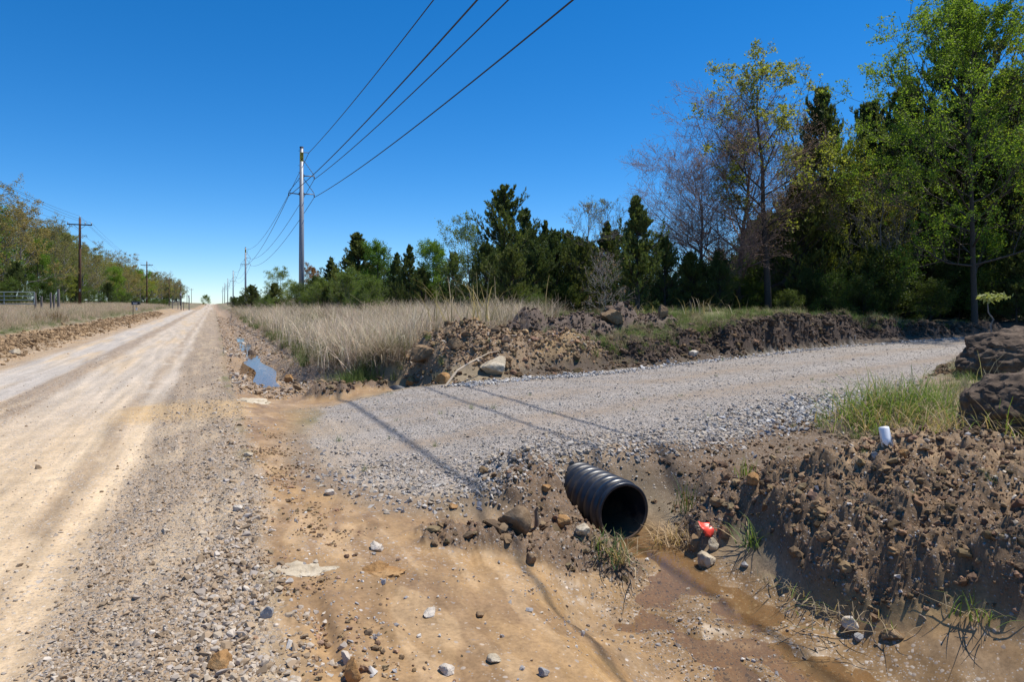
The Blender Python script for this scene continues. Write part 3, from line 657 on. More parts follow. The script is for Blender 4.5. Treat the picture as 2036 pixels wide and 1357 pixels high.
def rock(px, py, w, h, kind, label, name='rock', dep=None, seed=None, rz=None, sink=.18, tilt=0.0, sub=4, group=None, cuts=15, rough=.07, cat=None):
    f_ = .78 if w < .2 else 1.0; w, h = w * f_, h * f_
    p = ground_at(px, py); sd_ = seed if seed is not None else int(px * 7 + py)
    me = rock_mesh(sd_, (w, dep or w * .8, h), sub, cuts, rough)
    o = link(name, me, ROCK[kind], None, label, cat or name.replace('_', ' '), group)
    o.location = (p.x, p.y, p.z + h * (.36 - sink)); o.rotation_euler = (tilt, tilt * .5, rz if rz is not None else random.Random(sd_).uniform(-.6, .6)); return o
rock(980, 742, .52, .36, 'pale', 'big pale tan rock on the front slope of the stony heap', 'boulder', seed=4, sink=.05, sub=4)
rock(880, 763, .30, .22, 'orange', 'small rusty rock lying left of the big pale rock', sink=.1)
rock(843, 722, .55, .42, 'brown', 'rust-brown rock sticking out of the left shoulder of the stony heap', 'boulder', sink=.1, sub=4)
rock(905, 690, .26, .22, 'brown', 'brown rock near the crest of the stony heap', sink=.1)
rock(963, 712, .12, .30, 'orange', 'narrow yellow stone standing above the big pale rock', sink=.1)
rock(815, 765, .20, .17, 'orange', 'rounded orange stone just right of the far pipe mouth', sink=.12)
rock(1124, 618, .40, .22, 'orange', 'flat orange stone on top of the dark topsoil heap', sink=.0)
rock(1214, 640, .60, .32, 'brown', 'wide brown rock embedded in the dark topsoil heap', sink=.1)
rock(1316, 634, .24, .46, 'brown', 'wedge-shaped brown stone standing on edge in the grass', sink=.05, tilt=.2)
rock(1380, 708, .22, .12, 'white', 'white chip of stone on the grassy slope', sink=.0)
rock(1022, 1050, .20, .20, 'brown', 'squarish brown rock half buried left of the pipe', seed=21, sink=.12, cuts=12, rough=.03)
rock(1118, 1048, .13, .13, 'orange', 'rust-orange stone leaning against the pipe', sink=.1)
rock(1158, 1060, .13, .12, 'pale', 'tan stone wedged against the pipe beside the orange one', sink=.1)
rock(1085, 975, .09, .09, 'orange', 'orange stone on the slope above the brown rock', sink=.15)
rock(1056, 1118, .11, .10, 'brown', 'blocky brown stone at the edge of the dark crumbs', sink=.1, cuts=12)
rock(747, 1095, .11, .09, 'white', 'pale grey stone on the mud beside the flat slab', sink=.1)
rock(1402, 1124, .17, .18, 'pale', 'pale tan rock in front of the red plastic scrap', sink=.12, seed=8)
rock(1418, 1095, .13, .12, 'pale', 'tan stone pinning down the red plastic scrap', sink=.0, seed=12)
rock(1380, 1092, .15, .14, 'brown', 'dull brown rock left of the red plastic scrap', sink=.12)
rock(1694, 1258, .115, .09, 'white', 'white stone on the wet mud below the spoil heap', sink=.12)
rock(1770, 1272, .15, .08, 'brown', 'flat brown stone on the mud right of the white stone', sink=.1)
rock(1708, 1276, .08, .05, 'grey', 'small grey-brown stone below the white one', sink=.1)
rock(438, 1330, .135, .11, 'orange', 'brown block of stone in the loose road gravel', sink=.12, cuts=12)
rock(700, 1355, .11, .12, 'orange', 'orange stone in the mud at the bottom edge', sink=.1)
rock(890, 1340, .09, .05, 'white', 'flat white stone on the mud at the bottom edge', sink=.1)
rock(985, 1318, .08, .045, 'pale', 'thin tan stone on the mud', sink=.1)
rock(1080, 1345, .07, .05, 'grey', 'grey stone at the bottom edge below the mud ripples', sink=.1)
rock(855, 1226, .10, .05, 'white', 'long white stone on the rippled mud', sink=.1)
rock(955, 1230, .07, .035, 'brown', 'dark brown chip on the rippled mud', sink=.0)
rock(530, 1228, .07, .07, 'grey', 'upright grey stone on the brown crumbs by the road', sink=.1)
rock(657, 985, .10, .06, 'white', 'white stone on the orange mud by the driveway corner', sink=.1)
rock(475, 1015, .10, .07, 'white', 'white stone in the loose gravel of the road shoulder', sink=.1)
rock(493, 908, .10, .06, 'pale', 'cream stone near the mouth of the driveway', sink=.1)
rock(900, 1010, .09, .05, 'orange', 'pinkish stone at the lower edge of the driveway gravel', sink=.1)
rock(1795, 908, .13, .09, 'orange', 'orange-tan rock on the crest of the spoil heap', sink=.1)
rock(1838, 900, .12, .07, 'brown', 'tan rock behind the crest of the spoil heap', sink=.1)
rock(1740, 912, .08, .08, 'grey', 'pale grey stone below the white pipe scrap', sink=.05)
rock(1500, 962, .13, .11, 'orange', 'rust rock at the upper left end of the spoil heap', sink=.1)
rock(1640, 1080, .10, .08, 'brown', 'brown rock in the middle of the spoil heap', sink=.05)
rock(1480, 1130, .07, .06, 'grey', 'grey stone at the foot of the spoil heap by the water', sink=.05)
rock(700, 700 + 45, .30, .2, 'brown', 'brown rock on the bank left of the far pipe mouth', sink=.1)
rock(575, 757, .28, .16, 'orange', 'orange rock at the end of the blue trickle', sink=.1)
rock(500, 707, .30, .22, 'soil', 'dark clod on the right side of the blue trickle', sink=.1)
rock(30, 705, .3, .2, 'pale', 'pale rock in the graded ridge at the road edge', sink=.1)
# two big caked boulders
def big_boulder(loc, dims, seed, label, rz):
    o = link('boulder', rock_mesh(seed, dims, 6, 11, .11, True), ROCK['soil'], None, label, 'boulder'); o.location = loc; o.rotation_euler = (0, 0, rz)
b1 = (5.42, 7.1); big_boulder((b1[0], b1[1], gz(*b1) + .24), (.98, .85, .72), 3, 'dark soil-caked boulder behind the spoil heap, nearer of the pair', .3)
b2 = (9.05, 12.0); big_boulder((b2[0], b2[1], gz(*b2) + .24), (1.5, 1.15, .88), 17, 'dark brown boulder by the driveway edge, farther of the pair', -.2)
# flat slabs flush with the mud
def slab(px, py, w, d, rz, kind, label):
    p = ground_at(px, py); o = link('rock_slab', rock_mesh(int(px), (w, d, .10), 5, 9, .28), ROCK[kind], None, label, 'rock slab'); o.location = (p.x, p.y, p.z - .03); o.rotation_euler = (.03, .05, rz)
slab(600, 1138, .34, .36, .2, 'pale', 'flat cream slab of stone exposed in the mud beside the road')
slab(740, 1140, .34, .24, .2, 'orange', 'smooth orange slab in the mud right of the cream one')
slab(505, 800, .5, .6, .3, 'pale', 'flat pale slab in the wash below the blue trickle')

# ------------------------------------------------------------------ litter, stake, stick
def litter():
    m = simple_mat('white_plastic', (.80, .81, .83), .35, .06, 20, spec=.5); p = ground_at(1757, 878)
    bm = bmesh.new(); n = 20; prev = None
    for i, (t, r) in enumerate(((0, .040), (.02, .041), (.10, .043), (.15, .046))):
        ring = [bm.verts.new(((r + (.006 if i == 3 and k % 5 == 0 else 0)) * math.cos(2 * math.pi * k / n), (r) * math.sin(2 * math.pi * k / n), t + (.02 * math.sin(k * 1.7) if i == 3 else 0))) for k in range(n)]
        if prev:
            for k in range(n):
                if not (i == 3 and k in (3, 4, 11)): bm.faces.new((prev[k], prev[(k + 1) % n], ring[(k + 1) % n], ring[k]))
        else: bm.faces.new(ring[::-1])
        prev = ring
    me = bm_mesh('plastic_cup', bm, True); o = link('plastic_cup', me, m, None, 'torn white plastic cup upside down on the spoil heap crest', 'cup'); o.location = (p.x, p.y, p.z + .13); o.rotation_euler = (math.radians(158), .18, .4); o.scale = (.95,) * 3; o.location.z -= .02
    md = o.modifiers.new('thick', 'SOLIDIFY'); md.thickness = .003
    m = simple_mat('red_plastic', (.78, .07, .045), .4, .12, 12, spec=.5); p = ground_at(1418, 1086)
    V, F = [], []; nx, ny = 16, 9
    for j in range(ny):
        for i in range(nx):
            u, v = i / (nx - 1) - .5, j / (ny - 1) - .5
            V.append((u * .22, v * .12, .007 * math.sin(u * 11 + v * 3) + .005 * math.cos(v * 8 - u * 4) - .18 * max(0, u - .22) - .10 * max(0, -.18 - v)))
    for j in range(ny - 1):
        for i in range(nx - 1):
            if (i, j) in ((0, 0), (1, 0), (0, 1), (nx - 2, ny - 2), (7, 0)): continue
            a = j * nx + i; F.append((a, a + 1, a + nx + 1, a + nx))
    o = link('plastic_scrap', np_mesh('plastic_scrap', np.array(V), np.array(F)), m, None, 'crumpled red-orange plastic scrap tucked among the rocks by the water', 'plastic scrap'); o.location = (p.x + .005, p.y + .06, p.z + .10); o.rotation_euler = (.55, .18, .35)
    md = o.modifiers.new('thick', 'SOLIDIFY'); md.thickness = .002
    w = simple_mat('weathered_wood', (.17, .125, .09), .9, .4, 14, .4); p = ground_at(1066, 1050)
    bm = bmesh.new(); bm_tube(bm, [(0, 0, -.05), (.005, 0, .06), (.0, .01, .13), (.012, .0, .165)], [.020, .018, .016, .006], 7); link('broken_stake', bm_mesh('broken_stake', bm), w, None, 'short broken wooden stake standing beside the brown rock', 'stake').location = p
    w2 = simple_mat('dry_stick', (.42, .34, .25), .9, .3, 20, .2); a = ground_at(885, 772); b_ = ground_at(992, 716)
    bm = bmesh.new(); pts = [a.lerp(b_, t) + Vector((0, 0, .10 + .12 * math.sin(t * 3.1) + .02 * math.sin(t * 9))) for t in (0, .2, .4, .6, .8, 1)]; pts[0].z -= .08
    bm_tube(bm, pts, [.022, .020, .018, .014, .010, .006], 6); link('dry_stick', bm_mesh('dry_stick', bm), w2, None, 'long bent dry stick leaning across the stony heap', 'stick')
litter()

# ------------------------------------------------------------------ power lines
GALV = simple_mat('galvanised_steel', (.27, .28, .30), .5, .14, 1.5, spec=.4, metal=.25); STEEL = simple_mat('dark_steel', (.12, .125, .135), .55, .2, 6); WIRE = simple_mat('conductor', (.05, .052, .06), .5, .1, 3)
YEL = simple_mat('yellow_plate', (.80, .55, .03), .5, .06, 4); BLK = simple_mat('black_mark', (.02, .02, .02), .5, .1, 4)
POLE_U = Vector((UX, UY, 0)); POLE_R = Vector((RX, RY, 0))
def line_pos(k):  # right-hand line, k-th pole ahead
    y_ = 60 + 105.6 * k; return (-18.5 - .437 * (y_ - 60), y_)
ARM_LO, ARM_HI, TOP_H, POLE_H = 10.55, 12.15, 14.2, 14.6
def steel_pole():
    root = empty('transmission_pole', (0, 0, 0)); bm = bmesh.new(); bm_tube(bm, [(0, 0, -1), (0, 0, 5), (0, 0, POLE_H)], [.25, .225, .155], 12); link('shaft', bm_mesh('shaft', bm, True), GALV, root)
    bm = bmesh.new(); bm_tube(bm, [(0, 0, POLE_H), (0, 0, POLE_H + .08)], [.18, .16], 12); link('cap', bm_mesh('cap', bm), STEEL, root)
    for sx, h in ((1, ARM_LO), (-1, ARM_LO), (1, ARM_HI)):
        bm = bmesh.new(); bm_tube(bm, [(sx * .15, 0, h - (.02 if sx > 0 else .06)), (sx * 1.1, 0, h)], [.055, .045], 8); a = link('arm', bm_mesh('arm', bm, True), GALV, root)
        bm = bmesh.new()
        pts = [Vector((sx * .16, 0, h + 1.35)).lerp(Vector((sx * 1.08, 0, h + .08)), t / 14) for t in range(15)]
        bm_tube(bm, pts, [.018 if k % 2 else .038 for k in range(15)], 6); link('insulator_string', bm_mesh('insulator_string', bm), STEEL, root)
        bm = bmesh.new(); bm_tube(bm, [(sx * 1.08, 0, h), (sx * 1.08, 0, h - .10), (sx * 1.08, 0, h - .2), (sx * 1.08, 0, h - .26)], [.03, .05, .05, .03], 8); link('clamp', bm_mesh('clamp', bm), STEEL, a)
        bm = bmesh.new(); bm_box(bm, (sx * .16, 0, h - .03), (.14, .16, .26)); link('bracket', bm_mesh('bracket', bm), STEEL, a)
    bm = bmesh.new(); bm_tube(bm, [(.15, 0, TOP_H - .02), (.62, 0, TOP_H)], .03, 6); link('ground_wire_bracket', bm_mesh('ground_wire_bracket', bm), STEEL, root)
    for k, h in enumerate((13.0, 12.4, 11.9, 11.6, 14.3)):
        bm = bmesh.new(); bm_tube(bm, [(-.14, 0, h), (-.30, 0, h)], .014, 5); link('step_bolt', bm_mesh('step_bolt', bm), STEEL, root)
    return root
def pole_sign(root):
    bm = bmesh.new(); bm_box(bm, (0, -.195, 13.75), (.30, .015, .80)); pl = link('warning_plate', bm_mesh('warning_plate', bm), YEL, root)
    for zc in (13.98, 13.52):
        bm = bmesh.new()
        for a in (.62, -.62): bm_box(bm, (0, -.207, zc), (.055, .006, .34), Euler((0, a, 0)))
        link('cross_mark', bm_mesh('cross_mark', bm), BLK, pl)
    bm = bmesh.new(); bm_box(bm, (0, -.207, 13.75), (.09, .006, .09), Euler((0, .785, 0))); link('diamond_mark', bm_mesh('diamond_mark', bm), BLK, pl)
def copy_tree(o, parent=None):
    c = o.copy(); COL.objects.link(c); c.parent = parent
    for ch in o.children: copy_tree(ch, c)
    return c
sp = steel_pole(); pole_base = {}
steel_labels = ['tall grey steel transmission pole with a yellow plate, nearest of its line', 'second steel transmission pole along the right side of the road', 'third steel transmission pole along the right side of the road', 'fourth steel transmission pole, small against the sky', 'fifth steel transmission pole, tiny near the crest', 'sixth steel transmission pole, farthest one near the crest']
poles = [sp] + [copy_tree(sp) for _ in range(5)]
for k, o in enumerate(poles):
    x_, y_ = line_pos(k); zb = gz(x_, y_); pole_base[k] = zb; o.location = (x_, y_, zb); o.rotation_euler = (0, 0, math.atan2(RY, RX)); tag(o, steel_labels[k], 'utility pole', 'steel transmission poles right of the road')
    if k < 2: pole_sign(o)
x_, y_ = line_pos(-1); pole_base[-1] = 0.6
def wires(spec, pos, bases, ks, rad, sag, name, labels, group):
    for (lat, h), lab in zip(spec, labels):
        bm = bmesh.new(); pts = []
        for k0, k1 in zip(ks[:-1], ks[1:]):
            a = Vector((*pos(k0), bases[k0] + h)) + POLE_R * lat; b = Vector((*pos(k1), bases[k1] + h)) + POLE_R * lat
            n = 40 if k0 < 1 else 16
            for i in range(n): t = i / n; p = a.lerp(b, t); p.z -= 4 * sag * t * (1 - t); pts.append(p)
        pts.append(b); bm_tube(bm, pts, rad, 6, False); link(name, bm_mesh(name, bm, True), WIRE, None, lab, 'power line', group)
wires([(1.08, ARM_LO - .26), (-1.08, ARM_LO - .26), (1.08, ARM_HI - .26), (.62, TOP_H)], line_pos, pole_base, [-1, 0, 1, 2, 3, 4, 5], .025, 2.0, 'power_line',
      ['lowest power cable on the steel poles, rightmost at the top edge', 'power cable on the left arms of the steel poles', 'power cable on the upper right arms of the steel poles', 'thin ground wire at the tops of the steel poles, leftmost at the top edge'], 'cables on the steel poles')
# wooden poles on the left
CREO = simple_mat('creosoted_wood', (.115, .062, .038), .85, .3, 3, .3); ARMW = simple_mat('grey_arm_wood', (.10, .085, .075), .85, .3, 6); PORC = simple_mat('porcelain', (.42, .44, .45), .3, .1, 5)
def wood_pos(k): y_ = 79 + 79 * k; return ((-14.2 - .4004 * y_) / .9163, y_)
def wood_pole():
    root = empty('utility_pole', (0, 0, 0)); bm = bmesh.new(); bm_tube(bm, [(0, 0, -.5), (0, 0, 5), (0, 0, 10.4)], [.17, .15, .12], 10); link('shaft', bm_mesh('shaft', bm, True), CREO, root)
    bm = bmesh.new(); bm_box(bm, (0, -.15, 9.6), (2.5, .10, .13)); arm = link('crossarm', bm_mesh('crossarm', bm), ARMW, root)
    for sx in (-1, 1):
        bm = bmesh.new(); bm_tube(bm, [(sx * .1, -.16, 9.1), (sx * .6, -.18, 9.56)], .022, 5); link('brace', bm_mesh('brace', bm), ARMW, root)
    for lx, hz in ((-1.17, 9.66), (1.17, 9.66), (0, 10.4), (.55, 9.66)):
        bm = bmesh.new(); bm_tube(bm, [(lx, -.15 if hz < 10 else 0, hz), (lx, -.15 if hz < 10 else 0, hz + .1), (lx, -.15 if hz < 10 else 0, hz + .16), (lx, -.15 if hz < 10 else 0, hz + .22)], [.02, .06, .075, .03], 8); link('insulator', bm_mesh('insulator', bm), PORC, arm)
    bm = bmesh.new(); bm_box(bm, (.02, -.17, 2.0), (.12, .02, .3)); link('tag_plate', bm_mesh('tag_plate', bm), PORC, root)
    return root
wp = wood_pole(); wbase = {-1: .9}
wl_ = ['brown wooden utility pole with a crossarm, nearest of its line', 'second wooden utility pole along the left side of the road', 'third wooden utility pole along the left side of the road', 'fourth wooden utility pole in the left line', 'fifth wooden utility pole, tiny beside the round tree', 'sixth wooden utility pole, tiny near the crest']
for k in range(6):
    o = wp if k == 0 else copy_tree(wp); x_, y_ = wood_pos(k); wbase[k] = gz(x_, y_); o.location = (x_, y_, wbase[k]); o.rotation_euler = (0, 0, math.atan2(RY, RX)); tag(o, wl_[k], 'utility pole', 'wooden utility poles left of the road')
wires([(-1.17, 9.88), (1.17, 9.88), (0, 10.62), (.55, 9.88)], wood_pos, wbase, [-1, 0, 1, 2, 3, 4, 5], .010, 1.3, 'overhead_wire',
      ['overhead wire on the left end of the wooden crossarms', 'overhead wire on the right end of the wooden crossarms', 'overhead wire along the tops of the wooden poles', 'overhead wire between the middle and right end of the wooden crossarms'], 'wires on the wooden poles')

# ------------------------------------------------------------------ plants: meshes grown level by level
def norm(v): return v / np.maximum(np.linalg.norm(v, axis=-1, keepdims=True), 1e-9)
def tubes(P, R, n=5):
    B, K, _ = P.shape; T = np.empty_like(P); T[:, 1:-1] = P[:, 2:] - P[:, :-2]; T[:, 0] = P[:, 1] - P[:, 0]; T[:, -1] = P[:, -1] - P[:, -2]; T = norm(T)
    ref = np.where(np.abs(T[..., 2:3]) < .9, np.array([0, 0, 1.0]), np.array([1.0, 0, 0])); A = norm(np.cross(T, ref)); Bv = np.cross(T, A)
    a = np.arange(n) * 2 * math.pi / n
    V = P[:, :, None, :] + R[:, :, None, None] * (A[:, :, None, :] * np.cos(a)[None, None, :, None] + Bv[:, :, None, :] * np.sin(a)[None, None, :, None])
    base = (np.arange(B) * K * n)[:, None, None] + (np.arange(K - 1) * n)[None, :, None]; k = np.arange(n)[None, None, :]; k2 = (k + 1) % n
    Q = np.stack(np.broadcast_arrays(base + k, base + k2, base + n + k2, base + n + k), -1).reshape(-1, 4)
    return V.reshape(-1, 3), Q
def grow(rng, S, D, L, r0, K, up=0.0, wob=.08, taper=.75):
    B = len(S); t = np.linspace(0, 1, K)[None, :, None]; P = S[:, None, :] + D[:, None, :] * (L[:, None, None] * t)
    P[..., 2] += (up * L)[:, None] * (t[..., 0] ** 2) if np.ndim(up) else up * L[:, None] * t[..., 0] ** 2
    w = rng.normal(0, 1, (B, K, 3)).cumsum(1) * wob * L[:, None, None] / K * t; P = P + w
    R = r0[:, None] * (1 - taper * t[..., 0]); return P, R
def sprout(rng, P, R, m, lo=.25, a=.6, b=.8, c=.2, lr=(.3, .5), plen=None, K=4, up=.05, wob=.1, rf=.55, pw=1.0, taper=.75):
    B, Kp, _ = P.shape; t = lo + (1 - lo) * rng.random((B, m)) ** pw; f = t * (Kp - 1); i = np.minimum(f.astype(int), Kp - 2); fr = (f - i)[..., None]; bi = np.arange(B)[:, None]
    S = P[bi, i] * (1 - fr) + P[bi, i + 1] * fr; T = norm(P[bi, i + 1] - P[bi, i]); rr = R[bi, i] * (1 - fr[..., 0]) + R[bi, i + 1] * fr[..., 0]
    rnd = rng.normal(size=S.shape); rnd = norm(rnd - (rnd * T).sum(-1, keepdims=True) * T); D = norm(T * a + rnd * b + np.array([0, 0, c]))
    pl = np.linalg.norm(P[:, -1] - P[:, 0], axis=-1)[:, None] if plen is None else plen
    L = pl * rng.uniform(lr[0], lr[1], (B, m)) * (1.15 - .55 * t)
    return grow(rng, S.reshape(-1, 3), D.reshape(-1, 3), L.ravel(), (rr * rf).ravel(), K, up, wob, taper)
def quads(C, A, B_, ):
    V = np.stack([C - A, C + B_, C + A, C - B_], 1).reshape(-1, 3); Q = np.arange(len(V)).reshape(-1, 4); return V, Q
def leaves(rng, C, l, w, droop=0.0):
    A = norm(rng.normal(size=C.shape) + np.array([0, 0, -droop])); B_ = norm(np.cross(A, rng.normal(size=C.shape))); n = len(C); s = rng.uniform(.7, 1.3, (n, 1)); return quads(C, A * l * s, B_ * w * s)
def join(parts):
    V, Q, o = [], [], 0
    for v, q in parts: V.append(v); Q.append(q + o); o += len(v)
    return np.concatenate(V), np.concatenate(Q)

def leaf_mat(name, c0, c1, trans=.4, rough=.6):
    m, nt, b = new_mat(name); L = nt.links; g = nd(nt, 'ShaderNodeNewGeometry'); oi = nd(nt, 'ShaderNodeObjectInfo')
    c = mixrgb(nt, g.outputs['Random Per Island'], c0, c1)
    c = mixrgb(nt, 1.0, c, ramp(nt, oi.outputs['Random'], [(0, (.75, .82, .8)), (.5, (1, 1, 1)), (1, (1.25, 1.12, .95))]), 'MULTIPLY')
    L.new(c, b.inputs['Base Color']); b.inputs['Roughness'].default_value = rough; b.inputs['Specular IOR Level'].default_value = .25
    t = nd(nt, 'ShaderNodeBsdfTranslucent'); L.new(mixrgb(nt, 1.0, c, (1.25, 1.3, .7), 'MULTIPLY'), t.inputs[0])
    mx = nd(nt, 'ShaderNodeMixShader'); mx.inputs[0].default_value = trans; L.new(b.outputs[0], mx.inputs[1]); L.new(t.outputs[0], mx.inputs[2]); L.new(mx.outputs[0], nt.nodes['Material Output'].inputs[0]); return m
BARK = simple_mat('bark', (.075, .06, .05), .95, .4, 9, .5); BARKG = simple_mat('grey_bark', (.19, .17, .155), .95, .35, 9, .4); TWIG = simple_mat('purple_twig', (.24, .165, .145), .9, .3, 6); DEAD = simple_mat('dead_wood', (.30, .27, .24), .95, .3, 9)
LEAF = {'elm': leaf_mat('elm_leaf', (.095, .18, .022), (.22, .31, .05), .5), 'oak': leaf_mat('young_oak_leaf', (.21, .23, .035), (.38, .38, .08), .5), 'bronze': leaf_mat('bronze_leaf', (.20, .17, .06), (.34, .28, .11), .4), 'olive': leaf_mat('olive_leaf', (.17, .17, .045), (.30, .275, .085), .4),
        'cedar': leaf_mat('cedar_spray', (.055, .084, .025), (.165, .190, .060), .32), 'bright': leaf_mat('bright_leaf', (.11, .20, .025), (.22, .32, .05), .45), 'shrub': leaf_mat('shrub_leaf', (.055, .088, .018), (.13, .17, .04), .4), 'shrub2': leaf_mat('light_shrub_leaf', (.07, .115, .02), (.14, .20, .04), .4),
        'bud': leaf_mat('reddish_bud', (.28, .17, .14), (.40, .27, .21), .3), 'pale': leaf_mat('pale_leaf', (.30, .31, .10), (.42, .42, .16), .4), 'mesq': leaf_mat('feathery_leaf', (.12, .17, .035), (.24, .29, .07), .45), 'red': leaf_mat('russet_leaf', (.20, .10, .04), (.32, .19, .08), .35)}

def broadleaf(seed, H, n1, spread, cb, nleaf, lsz, r0=.12, m2=7, m3=6, ang=(.5, 1.0), shape=.6, jit=.10, m4=0, twig=.35, lean=0.0, rmin=.006):
    """trunk > limbs > branches > twigs, leaves round the twigs"""
    rng = np.random.default_rng(seed); t0 = grow(rng, np.zeros((1, 3)), np.array([[lean, 0, 1.0]]), np.array([H * .93]), np.array([r0]), 11, 0, .10, .85)
    P0, R0 = t0; u = cb + (1 - cb) * (np.arange(n1) + rng.random(n1)) / n1; f = u * 10; i = np.minimum(f.astype(int), 9); fr = (f - i)[:, None]; S = P0[0, i] * (1 - fr) + P0[0, i + 1] * fr
    az = np.arange(n1) * 2.4 + rng.normal(0, .4, n1); v = (u - cb) / (1 - cb); el = ang[0] + (ang[1] - ang[0]) * v + rng.normal(0, .1, n1)
    L = spread * (np.sin(np.pi * np.clip(.22 + .74 * v, 0, 1)) ** shape) * rng.uniform(.75, 1.2, n1) + .15
    D = np.stack([np.cos(az) * np.cos(el), np.sin(az) * np.cos(el), np.sin(el)], 1); rr = np.interp(u, [0, 1], [r0, r0 * .15]) * .5
    P1, R1 = grow(rng, S, D, L, rr, 7, .25, .16, .8); P2, R2 = sprout(rng, P1, R1, m2, .2, .7, .75, .2, (.30, .55), None, 5, .1, .15, .6)
    P3, R3 = sprout(rng, P2, R2, m3, .15, .6, .8, .15, (twig, twig + .25), None, 3, .05, .12, .6)
    tb = [tubes(P0, R0, 9), tubes(P1, R1, 6), tubes(P2, np.maximum(R2, rmin), 4), tubes(P3, np.maximum(R3, rmin * .75), 3)]; anch = [P3[:, 1:].reshape(-1, 3), P2[:, 3:].reshape(-1, 3)]
    if m4:
        P4, R4 = sprout(rng, P3, R3, m4, .1, .8, .6, .25, (.4, .7), None, 2, 0, 0, .7); tb.append(tubes(P4, np.maximum(R4, .0042), 3)); anch.append(P4[:, -1])
    A = np.concatenate(anch); C = A[rng.integers(0, len(A), nleaf)] + rng.normal(0, jit, (nleaf, 3)) if nleaf else np.zeros((0, 3))
    return join(tb), (leaves(rng, C, lsz, lsz * .55) if nleaf else None)

def cedar(seed, H, W, nb=120, open_=0.0, sprays=8, cone=1.0):
    rng = np.random.default_rng(seed); P0, R0 = grow(rng, np.zeros((1, 3)), np.array([[0, 0, 1.0]]), np.array([H * .97]), np.array([.016 * H + .03]), 10, 0, .03, .93)
    u = .02 + open_ * .18 + (.97 - open_ * .18) * rng.random(nb) ** .8; S = np.stack([np.interp(u, np.linspace(0, 1, 10), P0[0, :, k]) for k in range(3)], 1); az = rng.random(nb) * 6.283; el = .15 + .85 * u + rng.normal(0, .16, nb) - .25 * open_ * (1 - u)
    lobes = 1 + .20 * np.sin(az * 3 + seed) + .25 * np.sin(az * 2 + u * 11 + seed * 2)
    L = W * (np.clip(1.0 - u, 0, 1) ** cone) * np.clip(.5 + 2.2 * u, .5, 1) * rng.uniform(.55, 1.2, nb) * lobes * (1 + .5 * open_ * (rng.random(nb) < .3)) + .07 + .012 * H
    D = np.stack([np.cos(az) * np.cos(el), np.sin(az) * np.cos(el), np.sin(el)], 1); P1, R1 = grow(rng, S, D, L, .012 * L + .008, 6, .22, .14, .8)
    P2, R2 = sprout(rng, P1, R1, 8, .2, .85, .5, .35, (.20, .42), None, 4, .2, .1, .6); P3, R3 = sprout(rng, P2, R2, 3, .2, .9, .45, .35, (.4, .7), None, 3, .15, .1, .6)
    def spray(P, m, l, w):
        B, K, _ = P.shape; t = rng.random((B, m)) ** .7 * (K - 1.001); i = t.astype(int); fr = (t - i)[..., None]; bi = np.arange(B)[:, None]; C = P[bi, i] * (1 - fr) + P[bi, i + 1] * fr; T = norm(P[bi, i + 1] - P[bi, i])
        C = C.reshape(-1, 3) + rng.normal(0, .02, (B * m, 3)); A = norm(T.reshape(-1, 3) + rng.normal(0, .42, (B * m, 3)) + np.array([0, 0, .3])); Bv = norm(np.cross(A, rng.normal(size=A.shape))); s = rng.uniform(.5, 1.35, (len(C), 1)); return quads(C + A * l * .5, A * l * s, Bv * w * s)
    k = H / 6.0
    lf = join([spray(P2, sprays // 2, .085 * k ** .5, .022 * k ** .5), spray(P3, sprays // 2, .085 * k ** .5, .021 * k ** .5), spray(P0[:, 7:], 60, .10, .025)])
    return join([tubes(P0, R0, 8), tubes(P1, R1, 4), tubes(P2[::2], np.maximum(R2[::2], .004), 3)]), lf

PROTO = {}
def make(key, gen, leafm, bark, H):
    (tv, tq), lf = gen; hm = max(np.percentile(tv[:, 2], 99.8), np.percentile(lf[0][:, 2], 99.7) if lf is not None else 0); PROTO[key] = (np_mesh(key + '_trunk', tv, tq), None if lf is None else np_mesh(key + '_crown', lf[0], lf[1], False), hm)
    PROTO[key][0].materials.append(bark)
    if lf is not None: PROTO[key][1].materials.append(LEAF[leafm])
make('elm', broadleaf(1, 11, 32, 4.2, .17, 52000, .045, .115, 8, 7, (.15, 1.1), .55, .07, 0, .35, .03), 'elm', BARK, 11)
make('oak', broadleaf(2, 11, 17, 3.0, .30, 11000, .052, .15, 8, 6, (.3, 1.1), .5, .05, 2), 'oak', BARK, 11)
make('oakb', broadleaf(12, 10, 17, 3.6, .24, 9500, .07, .16, 8, 6, (.3, 1.0), .45, .09, 2), 'bronze', BARKG, 10)
make('oakc', broadleaf(13, 10, 16, 3.1, .22, 8000, .07, .15, 8, 5, (.4, 1.1), .5, .10, 0), 'olive', BARKG, 10)
make('bare', broadleaf(33, 10, 28, 4.8, .14, 26000, .030, .16, 10, 8, (.25, 1.15), .45, .05, 4, .40), 'bud', TWIG, 10)
make('brush', broadleaf(4, 6, 14, 1.5, .15, 500, .04, .06, 6, 6, (.6, 1.2), .5, .04, 3), 'pale', BARKG, 6)
make('greenA', broadleaf(5, 7, 18, 2.2, .15, 15000, .07, .10, 7, 5, (.3, 1.1), .55, .15), 'bright', BARK, 7)
make('greenB', broadleaf(6, 7, 16, 2.4, .2, 7500, .065, .09, 7, 5, (.3, 1.1), .55, .14), 'mesq', BARKG, 7)
make('yellow', broadleaf(7, 8, 18, 2.2, .2, 9500, .055, .08, 7, 6, (.4, 1.1), .5, .08), 'oak', BARK, 8)
make('rust', broadleaf(8, 7, 15, 2.4, .25, 7000, .09, .09, 6, 5, (.3, 1.1), .5, .16), 'red', BARK, 7)
make('mesq', broadleaf(9, 3.2, 20, 1.7, .02, 15000, .04, .05, 7, 5, (.35, 1.2), .5, .10), 'mesq', BARKG, 3.2)
